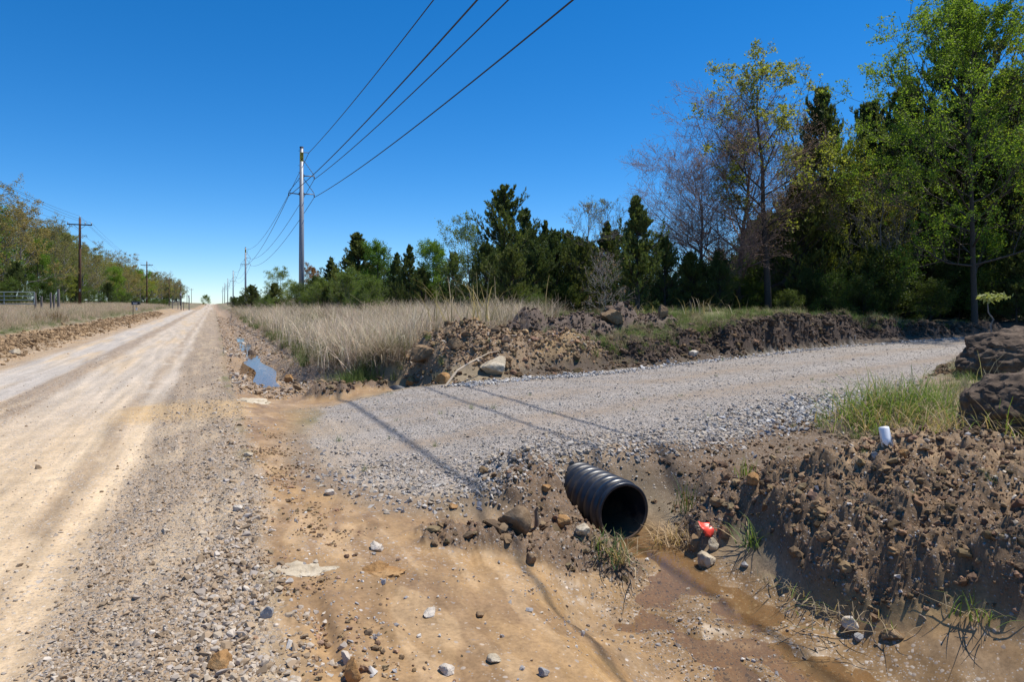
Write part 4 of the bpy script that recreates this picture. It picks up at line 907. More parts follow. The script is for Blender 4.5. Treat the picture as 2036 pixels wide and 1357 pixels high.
make('shrubA', broadleaf(10, 2.4, 16, 1.2, .02, 9000, .036, .03, 6, 5, (.3, 1.3), .5, .11), 'shrub', BARK, 2.4)
make('shrubB', broadleaf(11, 2.2, 16, 1.3, .02, 7000, .038, .03, 6, 5, (.3, 1.3), .5, .12), 'shrub2', BARK, 2.2)
make('cedarA', cedar(1, 6, 1.75, 170, 0, 10, .95), 'cedar', BARK, 6)
make('cedarB', cedar(2, 6, 2.0, 170, 0, 10, .6), 'cedar', BARK, 6)
make('cedarC', cedar(3, 7, 2.1, 85, 1.0, 12, .8), 'cedar', BARK, 7)
make('cedarT', cedar(4, 11, 2.6, 190, .6, 10, .75), 'cedar', BARK, 11)
NAMES = {'elm': 'elm_tree', 'oak': 'oak_tree', 'oakb': 'oak_tree', 'oakc': 'oak_tree', 'bare': 'bare_tree', 'brush': 'bare_tree', 'greenA': 'leafy_tree', 'greenB': 'leafy_tree', 'yellow': 'leafy_tree', 'rust': 'leafy_tree', 'mesq': 'bush', 'shrubA': 'shrub', 'shrubB': 'shrub', 'cedarA': 'cedar_tree', 'cedarB': 'cedar_tree', 'cedarC': 'cedar_tree', 'cedarT': 'cedar_tree'}
_tr = random.Random(77)
def plant(key, px=0, Y=0, top=0, label='', group=None, wide=1.0, rz=None, x=None, hgt=None, cat=None):
    X = (px - 1018) / FOC * Y if x is None else x; zb = gz(X, Y); H = hgt if hgt is not None else (EYE + (HOR - top) * Y / FOC) - zb; H = max(H, .5)
    tm, cm, h0 = PROTO[key]; k = H / h0; nm = NAMES[key]
    o = empty(nm, (X, Y, zb - .05), label, cat or ('tree' if 'tree' in nm else nm), group, rz if rz is not None else _tr.uniform(0, 6.28)); o.scale = (k * wide, k * wide, k)
    link('trunk', tm, None, o)
    if cm: link('crown', cm, None, o)
    return o
# right-hand wood, front row
F_ = [('elm', 1938, 22.5, -35, 'tall fresh-green leafy tree at the right edge of the wood', 1.0, 1.0), ('oak', 2085, 23.5, 10, 'yellowish young-leaved oak cut off by the right edge', 1.0, 2.0),
      ('oak', 1528, 25, 100, 'tall oak with sparse yellow-green young leaves above the cut bank', 1.12, .4), ('bare', 1468, 27, 178, 'wide leafless tree with purplish twigs left of the tall oak', 1.2, .2), ('bare', 1392, 29, 262, 'smaller leafless tree left of the wide purplish one', 1.2, 2.2),
      ('cedarT', 1905, 28, 2, 'tallest dark cedar rising behind the fresh-green tree', .9, 0), ('cedarT', 1795, 28, 165, 'dark cedar left of the fresh-green tree', 1.0, 1), ('cedarT', 1730, 30, 200, 'dark cedar in the middle of the right-hand wood', 1.0, 2), ('cedarT', 1637, 27.5, 172, 'narrow cedar with its tip right of the tall oak', .8, 3), ('cedarT', 2010, 26, 140, 'dark cedar behind the fresh-green tree by the right edge', 1.0, 4),
      ('yellow', 1690, 26, 262, 'yellow-green leafy tree between two dark cedars', .7, 0), ('yellow', 1600, 31, 270, 'pale yellow-green tree behind the tall oak', 1.0, 1.3), ('yellow', 1775, 25.5, 390, 'thin yellow-green tree left of the fresh-green tree', .8, 2.5), ('cedarB', 1590, 26.5, 360, 'bushy cedar just right of the tall oak trunk', 1.0, 1), ('cedarB', 1850, 26, 330, 'bushy dark cedar under the fresh-green tree', 1.0, 2), ('brush', 1745, 25, 330, 'slim grey sapling at the edge of the dark cedars', 1.0, 0), ('brush', 1780, 25.2, 370, 'slim leaning grey sapling among the dark cedars', 1.0, 1),
      ('cedarA', 1268, 25, 388, 'dense dark pointed cedar standing alone before the purplish tree', 1.05, 0), ('cedarB', 1322, 27, 468, 'rounded dark cedar right of the pointed cedar', 1.0, 1),
      ('cedarC', 1000, 33, 366, 'open-branched cedar with the highest tip left of the wood', 1.1, .5), ('cedarC', 1046, 33.5, 412, 'slim open cedar just right of the highest one', .8, 2), ('cedarA', 1086, 34, 438, 'small pointed cedar tip right of the slim open cedar', .8, 1), ('greenB', 935, 33, 424, 'airy light-green tree left of the highest open cedar', .85, 1),
      ('brush', 1165, 29, 392, 'grey leafless tree between the cedars and the pointed cedar', 1.1, 2), ('brush', 1212, 31, 386, 'slender pale-budding tree beside the pointed cedar', .9, 3.3),
      ('cedarB', 1108, 29, 455, 'bushy cedar below the grey leafless tree', 1.1, 0), ('cedarB', 1152, 28.5, 470, 'dark round cedar behind the dead sapling', 1.1, 2.2), ('cedarA', 1205, 30, 440, 'narrow dark cedar left of the pointed cedar', .9, 3), ('cedarB', 1060, 28, 478, 'bushy cedar behind the left end of the topsoil heap', 1.1, 4), ('cedarB', 965, 30, 480, 'olive-green cedar below the airy light-green tree', 1.1, 5), ('cedarB', 1015, 28.5, 490, 'low broad cedar behind the dry grass', 1.2, 1.5),
      ('cedarA', 713, 48, 462, 'dark cedar with a full top behind the dry grass field', 1.5, 0), ('greenA', 752, 47, 476, 'bright green tree touching the dark full cedar', .8, 1), ('cedarA', 814, 40, 486, 'pointed cedar left of the bright leafy tree', .9, 2), ('cedarA', 788, 42, 502, 'smaller pointed cedar beside another pointed one', .9, 3), ('greenA', 862, 38, 476, 'bright yellowish-green leafy tree in the middle of the tree line', .9, 2), ('cedarB', 900, 36, 500, 'cedar right of the bright yellowish-green tree', 1.0, 4), ('cedarB', 838, 37, 530, 'low cedar under the bright yellowish-green tree', 1.1, 5),
      ('cedarA', 660, 52, 512, 'small dark cedar right of the steel pole', 1.2, 1), ('mesq', 694, 42, 530, 'feathery light-green bush in the dry grass field', 1.0, 0), ('mesq', 735, 38, 545, 'second feathery bush right of the first one', 1.1, 2), ('mesq', 642, 50, 550, 'feathery bush close to the right side of the steel pole', 1.1, 3), ('rust', 622, 85, 522, 'russet-leaved tree peeking out behind the steel pole', 1.0, 0), ('greenB', 562, 95, 530, 'round-crowned green tree left of the steel pole', 1.3, 2), ('cedarB', 548, 66, 562, 'wide dark cedar bush left of the steel pole', 1.5, 1), ('cedarB', 500, 78, 566, 'cedar bush nearest the road among the poles', 1.5, 2.4), ('mesq', 585, 62, 560, 'feathery bush at the left foot of the steel pole', 1.2, 4), ('shrubA', 605, 58, 562, 'dark leafy bush hugging the steel pole base', 1.5, 1), ('cedarB', 628, 60, 548, 'cedar bush close behind the steel pole', 1.4, 2), ('cedarB', 680, 52, 540, 'low cedar between the feathery bushes', 1.5, 3), ('greenB', 770, 50, 520, 'airy green tree behind the paired cedars', 1.4, 1), ('cedarB', 735, 50, 525, 'cedar behind the second feathery bush', 1.5, 2), ('mesq', 528, 62, 585, 'low light-green bush in front of the cedar bushes', 1.3, 5), ('cedarB', 478, 128, 588, 'small cedar by the second steel pole', 1.5, 3), ('cedarB', 466, 180, 592, 'small cedar by the third steel pole', 1.6, 0)]
for k, px, Y, top, lab, wd_, rz in F_: plant(k, px, Y * (1.2 if px > 1440 else (1.08 if px > 1040 else 1.0)), top, lab, None, wd_, rz)
# depth of the wood
envx = [820, 900, 1000, 1100, 1250, 1300, 1420, 1520, 1650, 1800, 2036, 2300]; envy = [520, 520, 440, 450, 450, 470, 450, 400, 290, 220, 130, 80]
pxs = np.arange(830, 2260, 24)
kinds = ['cedarT', 'cedarB', 'cedarT', 'cedarT', 'oak', 'cedarA', 'cedarB', 'brush']
LANDR = [(860, 'bright leafy tree'), (1000, 'highest open cedar'), (1110, 'grey leafless tree'), (1268, 'pointed cedar'), (1372, 'smaller leafless tree'), (1462, 'wide purplish tree'), (1528, 'tall sparse oak'), (1640, 'narrow cedar'), (1735, 'slim grey saplings'), (1800, 'cedar by the fresh-green tree'), (1938, 'fresh-green tree'), (2060, 'right-edge oak')]
LANDL = [(20, 'tall bronze oaks'), (125, 'near yellowish oak'), (165, 'first wooden pole'), (232, 'bright green tree'), (294, 'second wooden pole'), (338, 'third wooden pole'), (362, 'marker posts'), (385, 'far wooden poles')]
ORD = ['', 'second ', 'third ', 'fourth ', 'fifth ', 'sixth ', 'seventh ', 'eighth ', 'ninth ', 'tenth ', 'eleventh ', 'twelfth ']
def plant_many(items, lands, where, group):
    """items: (key, description, px, plant arguments); labels count each kind from the left at its landmark"""
    seen = {}
    for key, desc, px, kw in sorted(items, key=lambda t: t[2]):
        ld = min(lands, key=lambda l: abs(l[0] - px))[1]; n = seen.get((desc, ld), 0); seen[(desc, ld)] = n + 1
        plant(key, label='%s%s %s the %s' % (ORD[min(n, 11)], desc, where, ld) if n else 'first %s %s the %s' % (desc, where, ld), group=group, **kw)
DESC = {'cedarT': 'tall dark cedar', 'cedarB': 'bushy cedar', 'cedarA': 'pointed small cedar', 'yellow': 'yellow-green tree', 'oak': 'sparse oak', 'brush': 'leafless sapling', 'shrubA': 'dark green shrub', 'shrubB': 'lighter green shrub', 'oakb': 'bronze oak', 'oakc': 'yellowish oak', 'greenA': 'bright green tree'}
it = []
for i, px in enumerate(pxs):
    for row in range(2):
        Y = 36 + row * 6 + _tr.uniform(-1.5, 1.5) + (4 if px < 1000 else 0); k = kinds[(i * 3 + row * 5 + _tr.randrange(3)) % len(kinds)]
        top = np.interp(px, envx, envy) + _tr.uniform(0, 90) + (30 if row == 0 else 0); p_ = px + _tr.uniform(-12, 12); it.append((k, DESC[k], p_, dict(px=p_, Y=Y, top=top, wide=_tr.uniform(.9, 1.2))))
plant_many(it, LANDR, 'deep in the wood behind', 'trees deep in the right-hand wood')
it = []
for i, px in enumerate(np.arange(1090, 2200, 19)):
    Y = 29 + _tr.uniform(-.8, 4.5); k = _tr.choice(['shrubA', 'shrubA', 'shrubB', 'cedarB', 'cedarB']); it.append((k, DESC[k], px, dict(px=px, Y=Y, top=_tr.choice([505, 545, 560, 580]) + _tr.uniform(-30, 25) + (20 if px < 1380 else 0), wide=_tr.uniform(.9, 1.4))))
plant_many(it, LANDR, 'in the undergrowth below', 'undergrowth of the right-hand wood')
it = []
for i, px in enumerate(np.arange(620, 1080, 30)):
    Y = np.interp(px, [620, 1080], [52, 27]) + _tr.uniform(-2, 3); k = _tr.choice(['shrubA', 'cedarB', 'shrubB']); it.append((k, DESC[k], px, dict(px=px, Y=Y, top=565 + _tr.uniform(-15, 20), wide=1.3)))
plant_many(it, [(640, 'steel pole'), (694, 'first feathery bush'), (740, 'second feathery bush'), (800, 'paired cedars'), (862, 'bright leafy tree'), (935, 'airy tree'), (1000, 'highest open cedar'), (1060, 'topsoil heap')], 'behind the field near', 'bushes at the back of the dry grass field')
# left-hand wood
LF = [('oakb', -15, 62, 385, 'big bronze-leaved oak at the left edge'), ('oakb', 40, 66, 392, 'tall bronze-leaved oak, second from the left edge'), ('oakb', 88, 70, 432, 'bronze-leaved oak left of the wooden pole'), ('greenA', 76, 64, 470, 'bright green narrow tree in front of the bronze oaks'), ('oakc', 125, 76, 462, 'yellowish oak just left of the wooden pole'), ('oakb', 165, 84, 478, 'bronze-leaved oak behind the wooden pole'), ('oakc', 197, 95, 505, 'yellowish oak right of the wooden pole'), ('greenA', 232, 110, 532, 'bright green tree right of the wooden pole'), ('oakb', 255, 128, 537, 'bronze oak between the first two wooden poles'), ('oakc', 280, 150, 543, 'yellowish oak beside the second wooden pole'), ('cedarB', 30, 60, 520, 'low dark cedar under the bronze oaks'), ('shrubB', 100, 62, 545, 'low bright shrub under the bronze oaks'), ('shrubB', 20, 58, 550, 'low bright shrub at the left edge'), ('cedarB', 215, 100, 560, 'low cedar right of the wooden pole'), ('cedarB', 150, 76, 550, 'low cedar at the foot of the wooden pole'), ('yellow', 140, 72, 540, 'pale yellow-green bush-like tree left of the wooden pole')]
for k, px, Y, top, lab in LF: plant(k, px, (19.0 if k[:3] in ('oak', 'gre') else 17.0) / (.9163 * (1018 - px) / FOC - RY), top, lab, None, 1.15 if k != 'greenA' else .7)
it = []
for i in range(84):
    s_ = 60 + 560 * (i / 84) ** 1.25 + _tr.uniform(-3, 3); q_ = -20 - 6 * _tr.random() if i % 2 else -26 - 8 * _tr.random(); q_ -= s_ * .004
    x_, y_ = RX * q_ + UX * s_, RY * q_ + UY * s_; k = _tr.choice(['oakb', 'oakc', 'greenA', 'oakb', 'cedarB', 'yellow']); h_ = {'oakb': 14, 'oakc': 13, 'greenA': 11, 'cedarB': 8, 'yellow': 11}[k] * _tr.uniform(.85, 1.15)
    it.append((k, DESC[k], 1018 + FOC * x_ / y_, dict(px=0, Y=y_, top=0, wide=1.2, x=x_, hgt=h_)))
plant_many(it, LANDL, 'in the left tree line by', 'receding tree line on the left')
it = []
for i in range(26):
    s_ = 48 + 300 * (i / 26) ** 1.3; q_ = -17 - 2 * _tr.random(); x_, y_ = RX * q_ + UX * s_, RY * q_ + UY * s_; k = _tr.choice(['shrubA', 'shrubB'])
    it.append((k, DESC[k], 1018 + FOC * x_ / y_, dict(px=0, Y=y_, top=0, wide=1.4, x=x_, hgt=_tr.uniform(1.8, 3.4))))
plant_many(it, LANDL, 'along the left wood edge by', 'shrubs along the left tree line')
plant('mesq', 409, 420, 586, 'lone round tree beside the road near the crest', None, 1.2, cat='tree')
for i in range(16):
    s_ = 190 + 26 * i; q_ = 11 + 4 * _tr.random(); x_, y_ = RX * q_ + UX * s_, RY * q_ + UY * s_
    plant('cedarB', 0, y_, 0, (ORD[i] if 0 < i < 12 else ['first ', '', '', '', '', '', '', '', '', '', '', '', 'thirteenth ', 'fourteenth ', 'fifteenth ', 'farthest '][i]) + 'small cedar receding along the right side of the road', 'far cedars right of the road', 1.4, None, x_, _tr.uniform(3, 5))
# the dead sapling and the young sapling
make('sapling', broadleaf(21, 1.9, 20, .75, .06, 320, .022, .011, 6, 4, (.2, 1.1), .4, .03, 0, .35, 0, .003), 'bud', DEAD, 1.9)
NAMES['sapling'] = 'sapling'; plant('sapling', 1203, 20.5, 490, 'grey dead sapling with a few reddish leaves on the topsoil heap', None, 1.0, .3, cat='sapling')
def young_sapling():
    p = ground_at(1970, 662); p = Vector((14.2, 20.2, gz(14.2, 20.2))); rng = np.random.default_rng(4)
    o = empty('sapling', p, 'thin crooked sapling with one yellow-green tuft of leaves', 'sapling')
    pts = np.array([[(0, 0, 0), (.0, 0, .35), (-.04, 0, .62), (.05, 0, .8), (-.10, 0, 1.0), (-.12, 0, 1.25), (-.06, 0, 1.42)]], float); V, Q = tubes(pts, np.array([[.025, .022, .02, .02, .018, .014, .008]]), 6); link('stem', np_mesh('stem', V, Q), BARKG, o)
    C = np.array([0, 0, 1.45]) + rng.normal(0, 1, (130, 3)) * np.array([.17, .17, .06]); V, Q = leaves(rng, C, .075, .035); me = np_mesh('leaf_tuft', V, Q, False); link('leaf_tuft', me, LEAF['pale'], o)
young_sapling()

# ------------------------------------------------------------------ grasses
def blade_mesh(seed, n, spread, wid, lean, curl, hr=(.55, 1.0)):
    rng = np.random.default_rng(seed); b = rng.normal(0, spread, (n, 2)); az = rng.random(n) * 6.283; h = rng.uniform(hr[0], hr[1], n); ln = np.abs(rng.normal(0, lean, n)); K = 5; t = np.linspace(0, 1, K)
    V = np.zeros((n, K, 2, 3)); wdir = np.stack([-np.sin(az), np.cos(az)], 1)
    bend = ln[:, None] * t + curl * rng.random((n, 1)) * t ** 2.5
    cx = b[:, 0:1] + np.cos(az)[:, None] * h[:, None] * bend; cy = b[:, 1:2] + np.sin(az)[:, None] * h[:, None] * bend; cz = h[:, None] * (t - .35 * np.minimum(bend, 1.2) ** 2 * t)
    w = wid * (1 - .85 * t)[None, :]
    for k, sg in enumerate((-1, 1)):
        V[:, :, k, 0] = cx + sg * w * wdir[:, 0:1]; V[:, :, k, 1] = cy + sg * w * wdir[:, 1:2]; V[:, :, k, 2] = cz
    V = V.reshape(-1, 3); i = (np.arange(n) * K * 2)[:, None] + (np.arange(K - 1) * 2)[None, :]; i = i.ravel(); Q = np.stack([i, i + 1, i + 3, i + 2], 1)
    return np_mesh('blades', V, Q, True)
GRASS_M = inst_mat('grass_blade', .75, .15, 3, .35, .2)
DRY = proto_collection('dry_tufts', [blade_mesh(k, 30, .18, .0072, .6, .8, (.3, 1.0)) for k in range(7)], GRASS_M); G_DRY = gn_group(DRY)
WISP = proto_collection('wisps', [blade_mesh(60 + k, 9, .22, .008, .45, .7) for k in range(6)], GRASS_M); G_WISP = gn_group(WISP)
GRN = proto_collection('green_tufts', [blade_mesh(20 + k, 30, .14, .016, .45, .6, (.4, 1.0)) for k in range(5)], GRASS_M); G_GRN = gn_group(GRN)
WEED = proto_collection('weeds', [blade_mesh(40 + k, 16, .10, .05, .6, .5, (.3, .9)) for k in range(4)], GRASS_M); G_WEED = gn_group(WEED)
def tufts(name, coll, grp, x, y, h, col, label, cat='grass', zoff=-.02):
    n = len(x); z = terrain(x, y)['z'] + zoff; rot = np.stack([RNG.normal(0, .12, n), RNG.normal(0, .12, n), RNG.uniform(0, 6.28, n)], 1); sc = np.stack([h * RNG.uniform(.8, 1.2, n), h * RNG.uniform(.8, 1.2, n), h], 1)
    return scatter(name, coll, grp, np.stack([x, y, z], 1), rot, sc, col, label, cat)
def vary(c, n, a=.25): return np.array(c) * RNG.uniform(1 - a, 1 + a, (n, 1)) * RNG.uniform(.94, 1.06, (n, 3))
# dry field right of the road
s_ = 13.5 * (130 / 13.5) ** RNG.random(17000); q_ = 1.7 + (1.2 + 8.5 * ss(13, 22, s_)) * RNG.random(17000) ** .9; x, y = RX * q_ + UX * s_, RY * q_ + UY * s_; M = terrain(x, y, False)
k = (M['mm'] < .2) & (M['md'] < .3) & (M['sd'] > 1.0) & (M['dch'] > .7) & (RNG.random(len(x)) < ss(1.6, 2.6, q_ + .5 * M['n1'])) & (fbm(x * .9, y * .9, 2, 5) > -.38); x, y = x[k], y[k]; q_ = q_[k]; s_ = s_[k]
h = (.30 + .50 * ss(1.8, 4.5, q_)) * RNG.uniform(.7, 1.25, len(x)) * np.clip(1 + .55 * fbm(x * .55, y * .55, 3, 2), .35, 1.5); c = vary((.40, .325, .24), len(x)); pk = RNG.random(len(x)) < .25; c[pk] = vary((.38, .28, .22), pk.sum()); c *= np.clip(1 + .45 * fbm(x * .8, y * .8, 2, 14), .55, 1.4)[:, None]; gn = RNG.random(len(x)) < .10 + .3 * (fbm(x * .5, y * .5, 2, 17) > .25); c[gn] = vary((.17, .19, .06), gn.sum())
tufts('dry_grass', DRY, G_DRY, x, y, h, c, 'tall dry straw-coloured grass filling the field right of the road')
s_ = 15 * (90 / 15) ** RNG.random(2600); q_ = 2.6 + (1 + 7.5 * ss(13, 22, s_)) * RNG.random(2600); x, y = RX * q_ + UX * s_, RY * q_ + UY * s_; M = terrain(x, y, False)
k = (M['mm'] < .1) & (M['md'] < .2) & (M['sd'] > 1.3) & (M['dch'] > .8); x, y = x[k], y[k]; m = len(x); tufts('tall_dry_stems', WISP, G_WISP, x, y, RNG.uniform(.8, 1.35, m), vary((.55, .46, .34), m), 'taller pale stems standing out of the dry field')
s_ = 14 * (70 / 14) ** RNG.random(2200); q_ = 2.0 + 8 * RNG.random(2200) * ss(12, 22, s_); x, y = RX * q_ + UX * s_, RY * q_ + UY * s_; M = terrain(x, y, False); k = (M['mm'] < .2) & (M['sd'] > .8) & (M['n1'] > -.1); x, y = x[k], y[k]; m = len(x); tufts('field_weeds', GRN, G_GRN, x, y, RNG.uniform(.25, .55, m), vary((.13, .17, .05), m), 'green weeds growing through the dry field', 'weeds')
# dry verge left of the road
s_ = 9 * (150 / 9) ** RNG.random(15000); q_ = -6.6 - 9.5 * RNG.random(15000) ** .9; x, y = RX * q_ + UX * s_, RY * q_ + UY * s_; n1 = fbm(x * .35, y * .35, 2, 9)
h = (.22 + .5 * ss(-6.7, -8.5, q_)) * RNG.uniform(.7, 1.2, len(x)); c = vary((.47, .375, .27), len(x)); g_ = RNG.random(len(x)) < .5 * ss(-8.2, -6.8, q_) + .08; c[g_] = vary((.14, .19, .055), g_.sum())
tufts('dry_verge_grass', DRY, G_DRY, x, y, h, c, 'dry straw-coloured grass on the left verge')
# short green grass above the cut bank and between the heaps
n = 16000; x = RNG.uniform(-2, 24, n); y = RNG.uniform(15, 30, n); M = terrain(x, y, False); k = (M['sd'] > .75) & (M['q'] > 8.5) & (M['md'] < .5) & (M['mm'] < .3) & (y + .25 * x < 31) & (RNG.random(n) < .35 + .65 * ss(-.2, .3, M['n1'])); x, y = x[k], y[k]; m = len(x)
c = vary((.13, .19, .045), m); st = RNG.random(m) < .35; c[st] = vary((.33, .27, .16), st.sum())
tufts('green_grass', GRN, G_GRN, x, y, RNG.uniform(.12, .34, m), c, 'short mixed green and straw grass on top of the cut bank')
n = 5000; x = RNG.uniform(2, 22, n); y = RNG.uniform(15, 30, n); M = terrain(x, y, False); k = (M['sd'] > .55) & (M['sd'] < 1.7) & (M['q'] > 9) & (M['z'] - M['zd'] > .45); x, y = x[k], y[k]; m = len(x)
c = vary((.42, .35, .21), m); gq = RNG.random(m) < .5; c[gq] = vary((.17, .24, .06), gq.sum()); tufts('bank_fringe', DRY, G_DRY, x, y, RNG.uniform(.18, .42, m), c, 'straw and green grass hanging over the lip of the cut bank')
n = 1500; x = RNG.uniform(3.5, 11, n); y = RNG.uniform(5.5, 15, n); M = terrain(x, y, False); k = (M['sd'] > .35) & (M['mr'] < .2) & (M['q'] > 5.8); x, y = x[k], y[k]; m = len(x)
c = vary((.15, .21, .05), m); gq = RNG.random(m) < .55; c[gq] = vary((.40, .33, .21), gq.sum()); tufts('rough_grass', GRN, G_GRN, x, y, RNG.uniform(.10, .30, m), c, 'rough green and straw grass around the two dark boulders')
# weeds and thin grass on the grassy slope and heaps
n = 2600; x = RNG.uniform(-3, 9, n); y = RNG.uniform(13.2, 20, n); M = terrain(x, y, False); k = (M['sd'] > .35) & (RNG.random(n) < (.10 + .6 * (M['q'] > 8) * (M['md'] < .4))); x, y = x[k], y[k]; m = len(x)
c = vary((.14, .19, .05), m); st = RNG.random(m) < .5; c[st] = vary((.30, .245, .16), st.sum()); tufts('slope_weeds', GRN, G_GRN, x, y, RNG.uniform(.10, .30, m), c, 'thin weeds and dead grass on the slope between the heaps', 'weeds')
n = 500; x, y = rand_polar(n, 5.5, 18, -20, 42); M = terrain(x, y, False); k = (M['sd'] < .6) & (M['sd'] > -3) & (RNG.random(n) < .12) | (M['mr'] > .5) & (RNG.random(n) < .25); x, y = x[k], y[k]; m = len(x); tufts('tiny_weeds', GRN, G_GRN, x, y, RNG.uniform(.05, .13, m), vary((.15, .20, .06), m), 'tiny green weeds dotted over the driveway edge and spoil heap', 'weeds')
# clumps one can tell apart
CL_M = {'green': leaf_mat('clump_green', (.10, .16, .03), (.19, .26, .06), .4), 'straw': leaf_mat('clump_straw', (.30, .23, .14), (.46, .37, .24), .3), 'dkgreen': leaf_mat('clump_dark_green', (.05, .10, .03), (.11, .17, .05), .35), 'fan': leaf_mat('clump_rust', (.20, .12, .06), (.30, .20, .11), .3)}
def clump(px, py, h, mats, label, n=60, spread=.10, lean=.5, curl=.7, wid=.007, pos=None, name='grass_clump', hr=(.4, 1.0)):
    p = ground_at(px, py) if pos is None else Vector((*pos, gz(*pos))); o = empty(name, (p.x, p.y, p.z - .015), label, 'grass clump'); 
    for j, (mk, fr) in enumerate(mats):
        me = blade_mesh(int(px + py * 3 + j), max(4, int(n * fr)), spread / h, wid / h, lean * (1.2 if mk == 'straw' else 1), curl, hr); c = link({'green': 'green_blades', 'straw': 'dry_blades', 'dkgreen': 'green_blades', 'fan': 'dry_blades'}[mk], me, CL_M[mk], o); c.scale = (h, h, h)
    return o
clump(1225, 1120, .26, [('dkgreen', .4), ('straw', .6)], 'green and straw grass clump at the water edge below the pipe mouth', 110, .075, .75, .6, .005)
clump(1190, 1095, .22, [('dkgreen', .5), ('straw', .5)], 'small grass tuft on the dark crumbs left of the pipe mouth', 40, .05)
clump(1345, 1075, .20, [('straw', 1.0)], 'mat of dead roots and straw right of the pipe mouth', 150, .10, .95, .9, .004)
clump(1365, 1020, .38, [('dkgreen', .5), ('fan', .5)], 'upright thin grass stems right of the pipe mouth', 26, .06, .3, .25, .005)
clump(1495, 1085, .28, [('dkgreen', .9), ('straw', .1)], 'arching green grass tuft on the left flank of the spoil heap', 46, .05, .8, .9, .006)
clump(1480, 945, .20, [('green', 1.0)], 'small upright green tuft above the spoil heap end', 34, .05, .35, .3, .004)
clump(1935, 1235, .17, [('green', .6), ('straw', .4)], 'green tuft with pale roots at the lower right of the spoil heap', 55, .06, .6, .7, .0045)
clump(1680, 1225, .16, [('straw', .7), ('green', .3)], 'ragged straw at the foot of the spoil heap', 90, .16, .9, .9, .004)
clump(1590, 1185, .14, [('straw', .8), ('green', .2)], 'short dead roots along the foot of the spoil heap near the water', 70, .14, .9, .9, .004)
for i, (bx_, by_, hh, nn, mt, lb) in enumerate([(4.55, 8.35, .52, 260, [('green', .7), ('straw', .3)], 'large lush green grass clump between the coarse gravel and the boulders'), (4.95, 8.7, .50, 220, [('green', .8), ('straw', .2)], 'lush green grass clump beside the nearer boulder'), (5.35, 8.9, .50, 160, [('green', .6), ('straw', .4)], 'tall green grass clump in front of the farther boulder'), (4.2, 7.9, .34, 160, [('green', .5), ('straw', .5)], 'mixed green and straw clump behind the spoil heap crest'),
                                               (4.75, 7.15, .42, 170, [('straw', .75), ('green', .25)], 'pale dead grass in front of the nearer boulder'), (5.25, 6.6, .50, 240, [('straw', .85), ('green', .15)], 'tangled pale dead grass below the nearer boulder'), (5.0, 6.2, .36, 180, [('straw', .6), ('green', .4)], 'dead grass right behind the spoil heap crest'), (5.7, 6.5, .55, 200, [('straw', .8), ('green', .2)], 'dead grass cut off by the right edge'), (6.0, 8.6, .75, 24, [('straw', 1.0)], 'few long bare stems rising before the farther boulder')]):
    clump(1000 + i, 500 + i * 7, hh * 1.25, mt, lb, int(nn * 1.5), .26, .6, .75, .007, (bx_, by_))
clump(110, 640, .75, [('fan', 1.0)], 'round rust-brown dry tussock on the left verge', 220, .22, .5, .5, .012)
clump(70, 642, .55, [('fan', .8), ('straw', .2)], 'smaller brown tussock left of the round one', 120, .2, .5, .5, .012)
clump(940, 640, 1.25, [('straw', 1.0)], 'tallest pale grass stems at the right end of the dry field', 60, .5, .35, .6, .012)
clump(1090, 612, .95, [('fan', .5), ('straw', .5)], 'dark dry stems left of the dead sapling', 90, .45, .4, .6, .010)
clump(1415, 625, .80, [('straw', 1.0)], 'tall pale stems above the cut bank', 40, .6, .45, .8, .010)
clump(1270, 625, .60, [('straw', 1.0)], 'pale arching stems right of the dead sapling', 30, .4, .6, .9, .010)

# ------------------------------------------------------------------ roadside furniture on the left
def mailbox():
    p = Vector((-.551 * 55, 55, gz(-.551 * 55, 55))); o = empty('mailbox', p, 'black mailbox with white lettering on a thin post beside the road', 'mailbox', rz=.1)
    blk = simple_mat('mailbox_black', (.018, .019, .022), .4, .1, 6); wht = simple_mat('reflective_white', (.8, .8, .8), .5, .05, 6)
    bm = bmesh.new(); n = 14; prof = [(-.13, 0), (.13, 0)] + [(.13 * math.cos(a), .16 + .11 * math.sin(a)) for a in np.linspace(0, math.pi, n)]
    r0 = [bm.verts.new((-.30, q[0], 1.05 + q[1])) for q in prof]; r1 = [bm.verts.new((.30, q[0], 1.05 + q[1])) for q in prof]
    for i in range(len(prof)): j = (i + 1) % len(prof); bm.faces.new((r0[i], r0[j], r1[j], r1[i]))
    bm.faces.new(r0[::-1]); bm.faces.new(r1); bx_ = link('box', bm_mesh('box', bm), blk, o)
    for k, (cx, w) in enumerate(((-.15, .05), (-.08, .06), (0, .05), (.07, .06), (.14, .05))):
        bm = bmesh.new(); bm_box(bm, (cx, -.134, 1.17), (w, .004, .07)); link('lettering', bm_mesh('lettering', bm), wht, bx_)
    bm = bmesh.new(); bm_box(bm, (0, -.134, 1.08), (.30, .004, .025)); link('lettering', bm_mesh('lettering', bm), wht, bx_)
    bm = bmesh.new(); bm_tube(bm, [(-.22, 0, -.3), (-.22, 0, 1.06)], .025, 8); link('post', bm_mesh('post', bm), blk, o)
    bm = bmesh.new(); bm_tube(bm, [(.02, 0, .7), (.02, 0, 1.06)], .02, 6); br = link('bracket', bm_mesh('bracket', bm), blk, o)
    bm = bmesh.new(); bm_box(bm, (.06, -.03, .72), (.13, .05, .20)); link('white_box', bm_mesh('white_box', bm), wht, o)
mailbox()
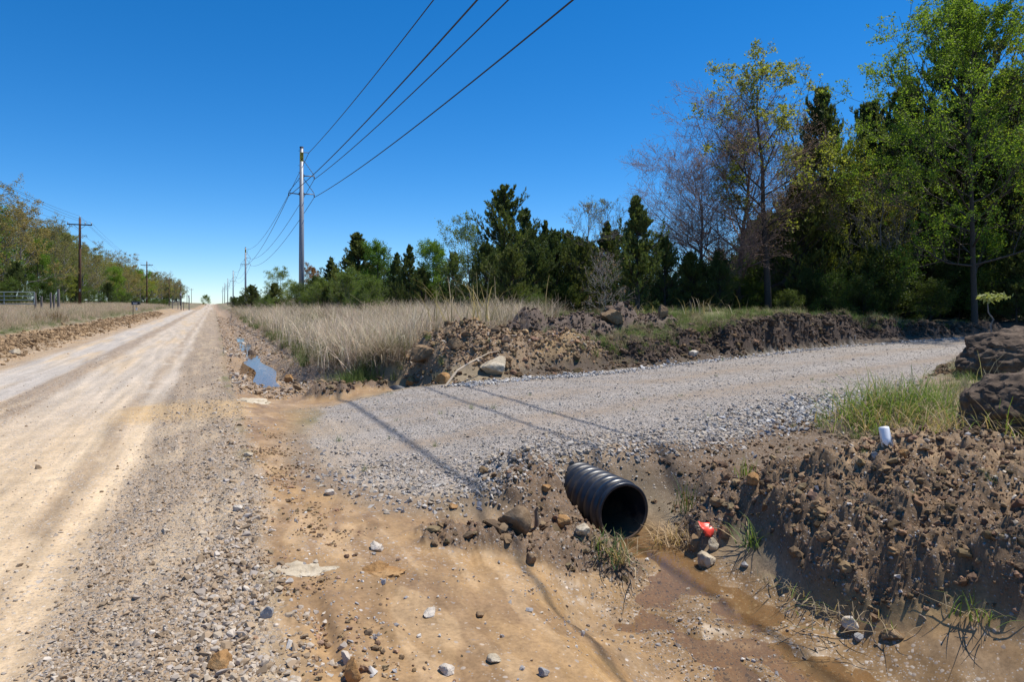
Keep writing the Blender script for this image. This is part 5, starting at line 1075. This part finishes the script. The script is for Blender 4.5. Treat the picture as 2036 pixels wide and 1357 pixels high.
def fence():
    wd = simple_mat('fence_wood', (.20, .175, .155), .95, .3, 8); st = simple_mat('pipe_gate', (.30, .34, .33), .5, .15, 4)
    for k, (px, Y, h, lab) in enumerate([(70, 48, 1.25, 'weathered fence post at the end of the pipe gate'), (82, 48.5, 1.0, 'short leaning fence post right of the gate'), (101, 50, 1.3, 'whitish fence post of the brace pair'), (107, 50.5, 1.15, 'second whitish fence post of the brace pair'), (116, 51, 1.6, 'thick grey gatepost left of the wooden pole')]):
        X = (px - 1018) / FOC * Y; bm = bmesh.new(); r = .10 if k == 4 else .07; bm_tube(bm, [(0, 0, -.3), (.02, 0, h * .5), (.03 * (k % 2), 0, h)], [r, r * .95, r * .85], 8); link('fence_post', bm_mesh('fence_post', bm), wd, None, lab, 'fence post').location = (X, Y, gz(X, Y) + .25)
    Y = 47.5; x1 = (68 - 1018) / FOC * Y; x0 = x1 - 4.2; zb = gz(x1, Y) + .35; o = empty('pipe_gate', (x1, Y, zb), 'pale metal pipe gate behind the dry grass at the left edge', 'gate')
    for h in (.35, .62, .9, 1.18):
        bm = bmesh.new(); bm_tube(bm, [(-4.2, 0, h), (0, 0, h)], .028, 8); link('rail', bm_mesh('rail', bm), st, o)
    for xx in (-4.2, -2.1, 0):
        bm = bmesh.new(); bm_tube(bm, [(xx, 0, .33), (xx, 0, 1.2)], .028, 8); link('upright', bm_mesh('upright', bm), st, o)
    wht = bpy.data.materials['reflective_white']
    for k, (px, Y, h, lab) in enumerate([(360, 120, 2.9, 'dark post with a white marker on top, left of two near the crest'), (376, 125, 2.6, 'dark post with a white marker on top, right of two near the crest')]):
        X = (px - 1018) / FOC * Y; o = empty('marker_post', (X, Y, gz(X, Y)), lab, 'marker post'); bm = bmesh.new(); bm_tube(bm, [(0, 0, -.2), (0, 0, h)], .09, 8); link('post', bm_mesh('post', bm), bpy.data.materials['dark_steel'], o)
        bm = bmesh.new(); bm_box(bm, (0, -.1, h - .1), (.26, .05, .42)); link('marker', bm_mesh('marker', bm), wht, o)
    for k in range(4):
        px = 343 + k * 11; Y = 112 + k * 4; X = (px - 1018) / FOC * Y; bm = bmesh.new(); bm_tube(bm, [(0, 0, -.2), (0, 0, 1.5)], .06, 6); link('fence_post', bm_mesh('fence_post', bm), wd, None, ['leftmost', 'second', 'third', 'rightmost'][k] + ' small dark fence post below the two marker posts', 'fence post', 'fence posts below the marker posts').location = (X, Y, gz(X, Y))
fence()
